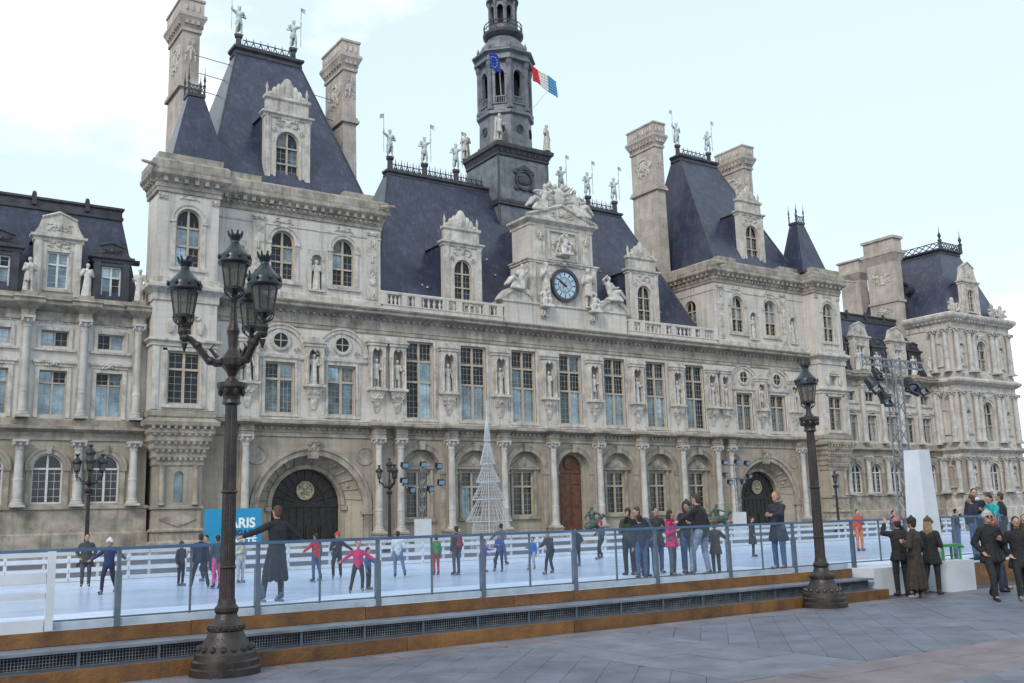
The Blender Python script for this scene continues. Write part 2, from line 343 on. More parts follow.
# soft bodies: tapered capsules and ellipsoids fused by a voxel remesh (baked once at the end)
BAKE = []
def blob(caps, voxel, it=3):
    b = MB()
    for c in caps:
        if len(c) == 4 and isinstance(c[1], (tuple, Vector)):
            p0, p1, r0, r1 = Vector(c[0]), Vector(c[1]), c[2], c[3]
            d = (p1-p0); ln = max(d.length, 1e-4); d = d/ln
            pts = [p0-d*r0*.98, p0-d*r0*.7, p0, p1, p1+d*r1*.7, p1+d*r1*.98]
            b.tube(pts, [r0*.2, r0*.71, r0, r1, r1*.71, r1*.2], 10)
        else:
            b.ell(c[0], c[1], c[2], c[3], 12, 8)
    m = b.mesh('soft_form'); BAKE.append((m, voxel, it)); return m
def bake_all():
    tmp = []
    for m, vx, it in BAKE:
        o = bpy.data.objects.new('tmp', m); COL.objects.link(o)
        r = o.modifiers.new('r', 'REMESH'); r.mode = 'VOXEL'; r.voxel_size = vx
        k = o.modifiers.new('s', 'SMOOTH'); k.factor = 0.5; k.iterations = it
        tmp.append(o)
    dg = bpy.context.evaluated_depsgraph_get(); dg.update()
    for o, (m, vx, it) in zip(tmp, BAKE):
        nm = bpy.data.meshes.new_from_object(o.evaluated_get(dg))
        nm.polygons.foreach_set('use_smooth', [True]*len(nm.polygons))
        if not nm.materials and m.materials: nm.materials.append(m.materials[0])
        o.data = nm; m.user_remap(nm)
    for o in tmp: bpy.data.objects.remove(o)

# ------------------------------------------------------------------ ground, ice
plaza = tag(MB().flat([(-700, -700), (900, -700), (900, 900), (-700, 900)], -0.6, -0.012).build('plaza', JOINT), kind='structure')
ICE_Z = 0.02
ice = tag(MB().box(-62, 14, -47.0, -26.6, -0.008, ICE_Z).build('ice', ICE), kind='structure')
far_pave = tag(MB().box(-140, 140, -26.4, 1.5, -0.008, 0.004).build('pavement', SLABM), kind='structure')
def clip(poly, x0, x1, y0, y1):
    for ax, lim, sg in ((0, x0, 1), (0, x1, -1), (1, y0, 1), (1, y1, -1)):
        o = []
        for i in range(len(poly)):
            a, b = poly[i], poly[(i+1) % len(poly)]
            da, db = sg*(a[ax]-lim), sg*(b[ax]-lim)
            if da >= 0: o.append(a)
            if (da >= 0) != (db >= 0):
                t = da/(da-db); o.append((a[0]+(b[0]-a[0])*t, a[1]+(b[1]-a[1])*t))
        poly = o
        if len(poly) < 3: return []
    return poly
def area(p): return abs(sum(p[i][0]*p[(i+1) % len(p)][1]-p[(i+1) % len(p)][0]*p[i][1] for i in range(len(p))))/2
rs = random.Random(3)
def slab(poly, m):
    if len(poly) < 3 or area(poly) < 0.01: return
    cx = sum(p[0] for p in poly)/len(poly); cy = sum(p[1] for p in poly)/len(poly)
    if (Vector((cx, cy, 0))-Vector((CAM.x, CAM.y, 0))).length > 34: return
    k = 1-0.008/math.sqrt(area(poly)); poly = [(cx+(x-cx)*k, cy+(y-cy)*k) for x, y in poly]
    if sum(poly[i][0]*poly[(i+1) % len(poly)][1]-poly[(i+1) % len(poly)][0]*poly[i][1] for i in range(len(poly))) < 0: poly = poly[::-1]
    h = rs.uniform(-0.002, 0.002)
    return poly, h, m
slabs = []
def diag_panel(x0, x1, y0, y1, wd=0.42, ln=0.95, m=SLABM):
    c = math.sqrt(.5); n = 0
    R_ = int((abs(x1-x0)+abs(y1-y0))/wd)+4
    for i in range(-R_, R_):
        for j in range(-R_, R_):
            u0 = i*wd; v0 = j*ln+(ln/2 if i % 2 else 0)
            q = [(u0, v0), (u0+wd, v0), (u0+wd, v0+ln), (u0, v0+ln)]
            q = [(x0+(u-(-v))*c*1.0, y0+(v-u)*c) for u, v in q]
            cx = sum(p[0] for p in q)/4; cy = sum(p[1] for p in q)/4
            if cx < x0-1 or cx > x1+1 or cy < y0-1 or cy > y1+1: continue
            s_ = slab(clip(q, x0, x1, y0, y1), m)
            if s_: slabs.append(s_)
def row_x(x0, x1, y0, y1, ln, m, rows=1):
    hh = (y1-y0)/rows
    for r_ in range(rows):
        x = x0-rs.uniform(0, ln)
        while x < x1:
            l = ln*rs.uniform(.85, 1.2)
            s_ = slab(clip([(x, y0+r_*hh), (x+l, y0+r_*hh), (x+l, y0+r_*hh+hh), (x, y0+r_*hh+hh)], x0, x1, y0, y1), m); x += l
            if s_: slabs.append(s_)
def row_y(y0, y1, x0, x1, ln, m, cols=2):
    hh = (x1-x0)/cols
    for r_ in range(cols):
        y = y0-rs.uniform(0, ln)
        while y < y1:
            l = ln*rs.uniform(.85, 1.2)
            s_ = slab(clip([(x0+r_*hh, y), (x0+r_*hh+hh, y), (x0+r_*hh+hh, y+l), (x0+r_*hh, y+l)], x0, x1, y0, y1), m); y += l
            if s_: slabs.append(s_)
row_x(-47.5, -22, -51.85, -51.5, 1.1, SLABL)
row_x(-47.5, -22, -52.12, -51.85, 1.2, SLABP)
diag_panel(-47.5, -41.0, -56.7, -52.12)
row_y(-56.7, -52.12, -41.0, -38.75, 1.0, SLABL, 4)
diag_panel(-38.75, -25.5, -56.7, -52.12)
row_x(-44, -28, -58.25, -56.7, 1.25, SLABP, 3)
diag_panel(-42, -33, -60.5, -58.25)
slabs.sort(key=lambda s_: (sum(p[0] for p in s_[0])/len(s_[0])-CAM.x)**2+(sum(p[1] for p in s_[0])/len(s_[0])-CAM.y)**2)
rest = {}
for i, (poly, h, m) in enumerate(slabs):
    if i < 300: MB().flat(poly, -0.011, 0.002+h).build('paving_slab', m, plaza)
    else: rest.setdefault(m.name, (m, MB()))[1].flat(poly, -0.011, 0.002+h)
for k, (m, b) in rest.items(): tag(b.build('paving_slabs', m, plaza), kind='stuff')
# plain paving beyond the slabs that can be told apart
b = MB()
for r_ in ((-600, -47.52, -400, -51.5), (-21.98, 600, -400, -26.42), (-47.5, -22, -400, -60.52)):
    b.box(r_[0], r_[1], r_[2], r_[3], -0.011, 0.0)
b.box(-47.5, -44.02, -60.5, -56.72, -0.011, 0.0).box(-25.48, -22, -56.7, -52.13, -0.011, 0.0).box(-27.98, -22, -58.25, -56.72, -0.011, 0.0).box(-32.98, -22, -60.5, -58.27, -0.011, 0).box(-44, -42.02, -60.5, -58.27, -0.011, 0)
b.build('paving_field', SLABM, plaza)

# ------------------------------------------------------------------ city hall
DZ = 0.25
HALL = thing('city_hall', 'long ornate renaissance stone city hall with slate roofs, clock and bell tower', 'building', (0, 0, DZ))
def part(mb, name, m, label=None, smooth=False, parent=None):
    o = mb.build(name, m, parent or HALL, smooth)
    if label: o['label'] = label
    return o
_wc = {}
rw = random.Random(11)
def window(cx, w_, zb, zt, y, arched=False, rows=(0.5,), cols=2, fm=FRAME, pm=PANE, bar=0.13, rz=0.0, parent=None, leaf=None, base=(0, 0, 0)):
    """window frame (part) with every pane a sub-part; rows = transom heights as fractions from the bottom"""
    key = (round(w_, 3), round(zt-zb, 3), arched, rows, cols, fm.name, bar)
    h = zt-zb
    if key not in _wc:
        f = MB(); hw = w_/2; sp = h-hw if arched else h
        f.box(-hw, -hw+bar*.75, 0, .16, 0, sp).box(hw-bar*.75, hw, 0, .16, 0, sp).box(-hw+bar*.75, hw-bar*.75, 0, .16, 0, bar*.75)
        if arched: f.arc(0, sp, hw-bar*.75, hw, 0, .16, 12)
        else: f.box(-hw+bar*.75, hw-bar*.75, 0, .16, h-bar*.75, h)
        for c in range(1, cols):
            x = -hw+w_*c/cols; f.box(x-bar/2, x+bar/2, -.02, .16, bar*.75, h-bar*.75)
        for r in rows:
            for c in range(cols):
                a = -hw+w_*c/cols+(bar/2 if c else bar*.75); e = -hw+w_*(c+1)/cols-(bar/2 if c < cols-1 else bar*.75)
                f.box(a, e, -.03, .16, h*r-bar*.45, h*r+bar*.45)
        zz = [bar*.75]+[h*r for r in rows]+[sp-.02 if arched else h-bar*.75]
        for c in range(cols):
            xa = -hw+w_*c/cols+bar*.5; xb = -hw+w_*(c+1)/cols-bar*.5
            nv = max(1, round((xb-xa)/.36))
            for k in range(1, nv): f.box(xa+(xb-xa)*k/nv-.011, xa+(xb-xa)*k/nv+.011, .1, .118, zz[0], zz[-1])
            z_ = .42
            while z_ < zz[-1]-.1: f.box(xa, xb, .101, .117, z_-.011, z_+.011); z_ += .46
        panes = []
        zz = [0]+[h*r for r in rows]+[h]
        for c in range(cols):
            for k in range(len(zz)-1):
                x0 = -hw+w_*c/cols+.04; x1 = -hw+w_*(c+1)/cols-.04
                z0 = zz[k]+.02; z1 = zz[k+1]-.02
                if arched and z1 > sp:
                    poly = [(x0, z0), (x1, z0)]
                    rr = hw-.03; cc = lambda x: sp+math.sqrt(max(rr*rr-x*x, 0))
                    xs = [x1+(x0-x1)*t/6 for t in range(7)]
                    poly += [(x, max(z0+.02, min(cc(x), z1+1))) for x in xs]
                    p = MB().prism(poly, -.01, .01)
                else: p = MB().box(x0, x1, -.01, .01, z0, z1)
                panes.append((p.mesh('pane'), k))
        _wc[key] = (f.mesh('window'), panes)
    fmesh, panes = _wc[key]
    o = obj('window', fmesh, fm, parent or HALL, (cx, y, zb), rz)
    for p, k in panes:
        m_ = rw.choice(pm) if isinstance(pm, list) else (pm[min(k, len(pm)-1)] if isinstance(pm, tuple) else pm)
        if pm is not PANED and rw.random() < .2: m_ = rw.choice((PANE, PANEM, PANEB, PANEC))
        q = bpy.data.objects.new('pane', p); COL.objects.link(q); q.parent = o; q.location = (0, .13, 0)
        q.rotation_euler = (rw.uniform(-.006, .006), 0, rw.uniform(-.006, .006))
        if not p.materials: p.materials.append(m_)
        q.material_slots[0].link = 'OBJECT'; q.material_slots[0].material = m_
    return o

# columns share one mesh
def column_mesh(r, zb, zt, cap=0.75):
    b = MB()
    b.box(-r*1.55, r*1.55, -r*1.55, r*1.55, zb, zb+.14)
    b.lathe([(r*1.5, zb+.14), (r*1.5, zb+.24), (r*1.2, zb+.3), (r*1.25, zb+.4), (r*1.02, zb+.46), (r*1.02, zb+1.5), (r*1.1, zb+1.55), (r*1.1, zb+1.65), (r, zb+1.7), (r*.86, zt-cap)], n=16)
    b.lathe([(r*.95, zt-cap), (r*1.0, zt-cap+.08), (r*.9, zt-cap+.12), (r*1.0, zt-cap+.3), (r*1.35, zt-.16)], n=12)
    for k in range(8):
        a = PI/4*k
        b.ell((r*1.15*math.cos(a), r*1.15*math.sin(a), zt-cap*.42), r*.35, r*.35, cap*.22, 6, 4)
    for sx in (-1, 1):
        for sy in (-1, 1): b.ell((sx*r*1.3, sy*r*1.3, zt-.24), r*.36, r*.36, .14, 6, 4)
    b.box(-r*1.6, r*1.6, -r*1.6, r*1.6, zt-.14, zt)
    return b.mesh('column', False)

S2 = (-1, 1)
# ---- ground floor walls -------------------------------------------------
bays = [4.76*i for i in range(-3, 4)]
g = MB(); g.wall(-17.2, 17.2, 0, 7.7, 0, [(x, 3.3, .55, 6.9, True) for x in bays], .5)
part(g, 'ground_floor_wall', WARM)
g = MB()
for x in bays:
    if abs(x) > .1: g.wall(x-1.66, x+1.66, .5, 6.95, .5, [(x, 2.03, 1.8, 5.32, False)], .28)
    else: g.wall(x-1.66, x+1.66, .5, 6.95, .5, [(x, 2.5, .52, 6.69, True)], .3)
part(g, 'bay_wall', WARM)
g = MB()
for x in bays:
    g.arc(x, 5.25, 1.66, 2.02, -.09, .05, 18).arc(x, 5.25, 2.02, 2.12, -.14, .02, 18)
    for s in S2:
        g.box(x+s*1.86-.2, x+s*1.86+.2, -.1, .04, .82, 5.05); g.box(x+s*1.86-.27, x+s*1.86+.27, -.16, .05, 5.05, 5.24)
    g.prism([(x-.2, 6.85), (x+.2, 6.85), (x+.28, 7.5), (x-.28, 7.5)], -.3, .02)
    if abs(x) > .1:
        g.prism([(x-1.4, 5.62), (x+1.4, 5.62), (x, 6.52)], .32, .52).prism([(x-1.15, 5.66), (x+1.15, 5.66), (x, 6.38)], .27, .34)
        g.box(x-1.5, x+1.5, .26, .52, 5.46, 5.62)
        for s in S2: g.box(x+s*1.12-.1, x+s*1.12+.1, .36, .53, 1.7, 5.46)
        g.box(x-1.35, x+1.35, .3, .52, 1.55, 1.8)
        g.ell((x, .28, 5.95), .22, .1, .22, 10, 6)
part(g, 'arch_moulding', WTRIM)
lit = [PANED, PANED, PANED, GOLD]
for i, x in enumerate(bays):
    if abs(x) > .1: window(x, 2.03, 1.8, 5.32, .62, rows=(.66,), fm=FRAME, pm=lit if i in (1, 2) else PANED, bar=.16)
# central oak door
d = part(MB().prism([(-1.25, .5), (1.25, .5)]+[(1.25*math.cos(PI*k/14), 5.44+1.25*math.sin(PI*k/14)) for k in range(15)], .74, .9), 'door', OAK, 'tall arched varnished wooden central door')
for s in S2:
    b = MB()
    for z0, z1 in ((.9, 2.2), (2.4, 4.1)):
        b.box(s*.62-.45, s*.62+.45, .68, .74, z0, z1); b.box(s*.62-.3, s*.62+.3, .65, .68, z0+.15, z1-.15)
    b.box(s*.62-.45, s*.62+.45, .68, .74, 4.3, 5.1)
    b.build('door_panel', OAK, d)
MB().box(-1.24, 1.24, .66, .74, 5.2, 5.42).disc(0, 6.0, .4, .66, .74).arc(0, 6.0, .4, .5, .64, .74, 20, 0, 2*PI).build('door_tympanum', OAK, d)
MB().box(-1.6, 1.6, -1.5, .7, -.25, .12).box(-1.5, 1.5, -1.1, .7, .12, .32).box(-1.4, 1.4, -.7, .7, .32, .5).build('door_steps', TRIM, HALL)
# plinth
g = MB(); g.belt(-17.2, 17.2, 0, .4, [(.18, -.3), (.18, .5), (.06, .56)])
for s in S2: g.belt(*(sorted((s*17.2, s*30.6))), 0, .4, [(.18, -.3), (.18, .5), (.06, .56)])
for s in S2: g.belt(*(sorted((s*34.0, s*51.0))), 0, .4, [(.2, -.3), (.2, 1.4), (.1, 1.5), (.1, 2.85), (.2, 2.9), (.2, 3.05), (.02, 3.1)])
part(g, 'plinth', WTRIM)
# pedestals + columns
colm = column_mesh(.27, .85, 7.62)
cx_list = [s*x for s in S2 for x in (2.38, 7.14, 11.9, 16.2, 17.95, 27.75)]
for x in cx_list:
    o = obj('column', colm, COLM, HALL, (x, -.48, 0))
    b = MB(); b.belt(-.44, .44, -.44, .5, [(.06, -.3), (.06, .05), (0, .1), (0, .7), (.06, .75), (.06, .84), (-.3, .84)]); b.build('pedestal', WTRIM, o)
    b = MB(); b.box(-.3, .3, .22, .47, .85, 7.6); b.build('pilaster', WARM, o)
# pavilion carriage arches
for s in S2:
    c = s*22.85; x0, x1 = sorted((s*17.2, s*30.75))
    part(MB().wall(x0, x1, 0, 7.7, 0, [(c, 7.8, .5, 6.35, True)], .12), 'ground_floor_wall', WARM)
    g = MB(); n = 22; sp = 2.45
    def ring(r, y, sp_): return [(c-r, y, .2)]+[(c+r*math.cos(PI-PI*k/n), y, sp_+r*math.sin(PI-PI*k/n)) for k in range(n+1)]+[(c+r, y, .2)]
    A, B = ring(3.9, .12, 2.45), ring(2.95, 1.0, 2.75)
    for k in range(len(A)-1): g.add([A[k], A[k+1], B[k+1], B[k]], [(0, 3, 2, 1)])
    g.wall(c-2.97, c+2.97, .2, 5.75, 1.0, [(c, 5.1, .3, 5.45, True)], .4)
    part(g, 'carriage_arch', WARM)
    g = MB(); g.arc(c, 2.45, 3.9, 4.3, -.12, .1, 26).arc(c, 2.45, 4.3, 4.5, -.22, .05, 26).arc(c, 2.9, 2.55, 2.85, .88, 1.02, 22)
    for t in (30, 62, 90, 118, 150):
        a = R(t); g.ell((c+3.42*math.cos(a), .55, 2.6+3.42*math.sin(a)), .22, .12, .22, 4, 3)
    for t in range(12, 180, 12):
        a = R(t); P = lambda r_, y, dz: (c+r_*math.cos(a), y, 2.45+dz+r_*math.sin(a))
        g.tube([P(3.85, .1, 0), P(2.98, .95, .28)], .05, 5)
    for q in S2:
        g.box(c+q*4.2-.3, c+q*4.2+.3, -.14, .05, .56, 2.2); g.box(c+q*4.15-.45, c+q*4.15+.42, -.22, .08, 2.2, 2.46)
        g.box(c+q*2.78-.22, c+q*2.78+.22, .8, 1.02, 2.55, 2.85)
        g.arc(c+q*4.0, 6.35, .55, .68, -.08, .02, 18, 0, 2*PI); g.disc(c+q*4.0, 6.35, .55, -.03, .02)
    g.prism([(c-.35, 6.1), (c+.35, 6.1), (c+.5, 7.45), (c-.5, 7.45)], -.32, .02); g.relief(c, 6.9, 1.0, 1.0, -.34, 5, 8, .14)
    part(g, 'arch_moulding', WTRIM)
    d = part(MB().prism([(c-2.55, .2), (c+2.55, .2)]+[(c+2.55*math.cos(PI*k/16), 2.9+2.55*math.sin(PI*k/16)) for k in range(17)], 1.32, 1.5), 'carriage_door', DOORD)
    b = MB()
    for i in range(-4, 5):
        x = c+i*.55; zt = 2.85
        b.box(x-.03, x+.03, 1.27, 1.32, .4, zt)
    for i in range(-2, 2): b.box(c+i*1.1+.12, c+i*1.1+.98, 1.25, 1.3, .6, 1.5); 
    b.box(c-2.5, c+2.5, 1.24, 1.33, 2.8, 2.98)
    for t in range(15, 180, 15):
        a = R(t); b.tube([(c+.8*math.cos(a), 1.3, 2.98+.8*math.sin(a)), (c+2.45*math.cos(a), 1.3, 2.95+2.45*math.sin(a))], .035, 5)
    b.arc(c, 3.0, 1.5, 1.56, 1.27, 1.33, 18)
    b.build('door_tracery', DOORD, d)
    b = MB(); b.arc(c, 3.95, .55, .66, 1.18, 1.3, 20, 0, 2*PI).disc(c, 3.95, .54, 1.24, 1.3); b.relief(c, 3.95, .8, .8, 1.2, 2, 8, .06); b.build('door_medallion', mat('gilt_medallion', (.42, .38, .26), .45, .4, 6), d)
# ---- entablature between ground and first floor -------------------------
g = MB(); ent = [(0, 7.55), (.1, 7.62), (.1, 7.85), (.16, 7.9), (.12, 7.95), (.12, 8.25), (.3, 8.32), (.5, 8.4), (.62, 8.46), (.62, 8.62), (.5, 8.68), (0, 8.76)]
g.belt(-30.6, 30.6, 0, .3, ent)
for x in cx_list:
    g.belt(x-.36, x+.36, -.66, -.1, [(p*.8, z+.004) for p, z in ent])
x = -30.2
while x < 30.2:
    g.box(x, x+.14, -.3, -.1, 8.1, 8.24); x += .42
part(g, 'string_course', WTRIM)
for s in S2:
    g = MB(); g.belt(*sorted((s*34.0, s*51.8)), 0, .3, [(0, 7.0), (.1, 7.05), (.1, 7.25), (.06, 7.3), (.06, 7.5), (.35, 7.62), (.5, 7.7), (.5, 7.86), (.1, 7.95), (.1, 8.3), (.03, 8.36)])
    part(g, 'wing_string_course', WTRIM)
# ---- first floor ---------------------------------------------------------
NX = (2.38, 7.14, 11.9, 16.27, 17.97, 22.85, 27.6)
nh = lambda x: 2.95 if x < 20 else 2.5
nw = lambda x: 1.36 if x < 16 or x > 20 else 1.3
ops = [(s*x, nw(x)*.62, 11.3, 11.3+nh(x), True) for s in S2 for x in NX]+[(x, 2.34, 9.17, 15.04, False) for x in bays]+[(s*x, 2.15, 9.19, 12.79, False) for s in S2 for x in (20.65, 25.28)]
part(MB().wall(-30.3, 30.3, 8.6, 15.6, 0, ops, .42), 'first_floor_wall', STONE)
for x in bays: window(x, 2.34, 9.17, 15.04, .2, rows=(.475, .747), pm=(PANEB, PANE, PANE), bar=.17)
for s in S2:
    for x in (20.65, 25.28): window(s*x, 2.15, 9.19, 12.79, .2, rows=(.67,), pm=(PANEM, PANE), bar=.17)
g = MB()
for x, hw, zb, zt in [(x, 1.17, 9.17, 15.04) for x in bays]+[(s*x, 1.075, 9.19, 12.79) for s in S2 for x in (20.65, 25.28)]:
    for s in S2: g.box(x+s*(hw+.1)-.1, x+s*(hw+.1)+.1, -.07, .06, zb-.25, zt+.2); g.box(x+s*(hw+.32)-.08, x+s*(hw+.32)+.08, -.04, .04, zb, zt+.1)
    g.box(x-hw, x+hw, -.07, .06, zt, zt+.2); g.box(x-hw-.3, x+hw+.3, -.16, .05, zb-.22, zb-.02)
for s in S2:
    for x in (20.65, 25.28):
        c = s*x
        g.arc(c, 13.45, 1.68, 1.95, -.12, .03, 20).arc(c, 13.45, 1.95, 2.05, -.2, .03, 20)
        g.box(c-2.0, c+2.0, -.16, .04, 13.08, 13.3).box(c-1.9, c+1.9, -.1, .04, 12.99, 13.08)
        g.arc(c, 14.3, .52, .72, -.14, .03, 22, 0, 2*PI).arc(c, 14.3, .72, .8, -.08, .03, 22, 0, 2*PI)
        for q in S2: g.relief(c+q*1.2, 13.7, .5, .5, -.05, 3, 5, .06)
g.belt(-30.3, 30.3, 0, .3, [(0, 8.74), (.1, 8.78), (.1, 8.95), (.03, 8.99)])
part(g, 'window_surround', TRIM)
for s in S2:
    for x in (20.65, 25.28):
        w_ = part(MB().disc(s*x, 14.3, .54, -.05, .02), 'round_window', PANE)
        MB().box(s*x-.03, s*x+.03, -.09, -.06, 13.78, 14.82).box(s*x-.5, s*x+.5, -.1, -.05, 14.27, 14.33).build('glazing_bar', FRAME, w_)
# ---- aedicule niches with corbels -----------------------------------------
def niche(x, zf, hn, w_=1.36, y=0.0, corbel=True, simple=False):
    b = MB(T=Matrix.Translation((x, y, zf)))
    d = .4 if not simple else .06
    b.wall(-w_/2, w_/2, -.05, hn+.35, -d, [(0, w_*.62, 0, hn, True)], d if not simple else .06)
    b.add([(-w_*.33, .4, -.05), (w_*.33, .4, -.05), (w_*.33, .4, hn+.05), (-w_*.33, .4, hn+.05)], [(0, 1, 2, 3)])
    b.add([(-w_*.31, -d, .003), (w_*.31, -d, .003), (w_*.31, .4, .003), (-w_*.31, .4, .003)], [(0, 1, 2, 3)])
    b.sides(-w_/2, w_/2, -d, 0, -.05, hn+.35)
    if not simple:
        for s in S2: b.lathe([(.1, 0), (.1, .06), (.075, .1), (.065, hn*.72), (.11, hn*.78)], s*w_*.41, -d-.06, 8)
        b.belt(-w_/2-.02, w_/2+.02, -d, 0, [(.0, hn+.12), (.08, hn+.18), (.08, hn+.32), (.16, hn+.4), (.16, hn+.5), (0, hn+.52)])
        rr = w_*.62; b.prism([(-w_*.55, hn+.5), (w_*.55, hn+.5)]+[(rr*.88*math.cos(a), hn+.5+.36*math.sin(a)) for a in [PI*k/10 for k in range(1, 10)]], -d-.08, 0)
        b.ell((0, -d-.02, hn-.08), .14, .1, .16, 7, 4)
    else:
        b.arc(0, hn-w_*.31, w_*.31, w_*.42, -.12, 0, 12)
    if corbel:
        b.belt(-w_/2, w_/2, -d-.06, 0, [(-.02, -.28), (.1, -.2), (.1, -.06), (0, 0), (-.5, .0)])
        b.frus((-w_*.28, w_*.28, -.22, 0), -1.0, (-w_*.46, w_*.46, -d-.04, 0), -.26)
        b.relief(0, -.55, w_*.8, .7, -.3, int(x*7) % 50, 8, .14)
        b.frus((-.12, .12, -.1, 0), -1.75, (-.26, .26, -.2, 0), -1.0); b.ell((0, -.12, -1.2), .2, .1, .25, 7, 5)
    else: b.box(-w_*.45, w_*.45, -d-.12, 0, -.14, -.02)
    return part(b, 'niche', TRIM)
NICHES = []
for s in S2:
    for x in (2.38, 7.14, 11.9, 16.27, 17.97, 22.85, 27.6):
        niche(s*x, 11.3, 2.95 if x < 20 else 2.5, 1.36 if x < 16 or x > 20 else 1.3); NICHES.append((s*x, 11.3))
# ---- main cornice over the first floor -------------------------------------
g = MB(); g.belt(-30.3, 30.3, 0, .3, [(0, 15.3), (.1, 15.36), (.1, 15.6), (.16, 15.64), (.08, 15.7), (.08, 16.45), (.2, 16.52), (.34, 16.62), (.7, 16.72), (.74, 16.78), (.74, 16.92), (.86, 17.02), (.9, 17.12), (0, 17.36)])
x = -30.0
while x < 30.0:
    g.box(x, x+.2, -.3, -.06, 16.36, 16.5); x += .5
part(g, 'cornice', CORN)
# ---- balustrades in front of the central roof -------------------------------
bal = MB().lathe([(.1, 0), (.1, .06), (.06, .1), (.12, .3), (.13, .4), (.06, .6), (.09, .66), (.1, .72)], n=8).mesh('baluster', True)
for s in S2:
    b = MB(); x0, x1 = 6.7, 17.5
    X = lambda a: s*a
    b.belt(*sorted((s*x0, s*x1)), -.05, .3, [(.06, 17.2), (.06, 17.6), (.12, 17.64), (.12, 17.72), (-.3, 17.72)])
    b.belt(*sorted((s*x0, s*x1)), 0, .22, [(-.08, 18.44), (.05, 18.46), (.12, 18.52), (.12, 18.66), (.04, 18.72), (-.25, 18.72)])
    piers = [6.95, 8.25, 10.75, 11.95, 14.4, 15.6, 17.3]
    for p in piers: b.box(s*p-.26, s*p+.26, -.12, .3, 17.5, 18.5)
    o = part(b, 'balustrade', STONE)
    for a, e in zip(piers[:-1], piers[1:]):
        n = 2 if e-a < 1.6 else 4
        for k in range(n):
            q = obj('baluster', bal, TRIM, o, (s*(a+(e-a)*(k+1)/(n+1)+ (0)), .06, 17.72))
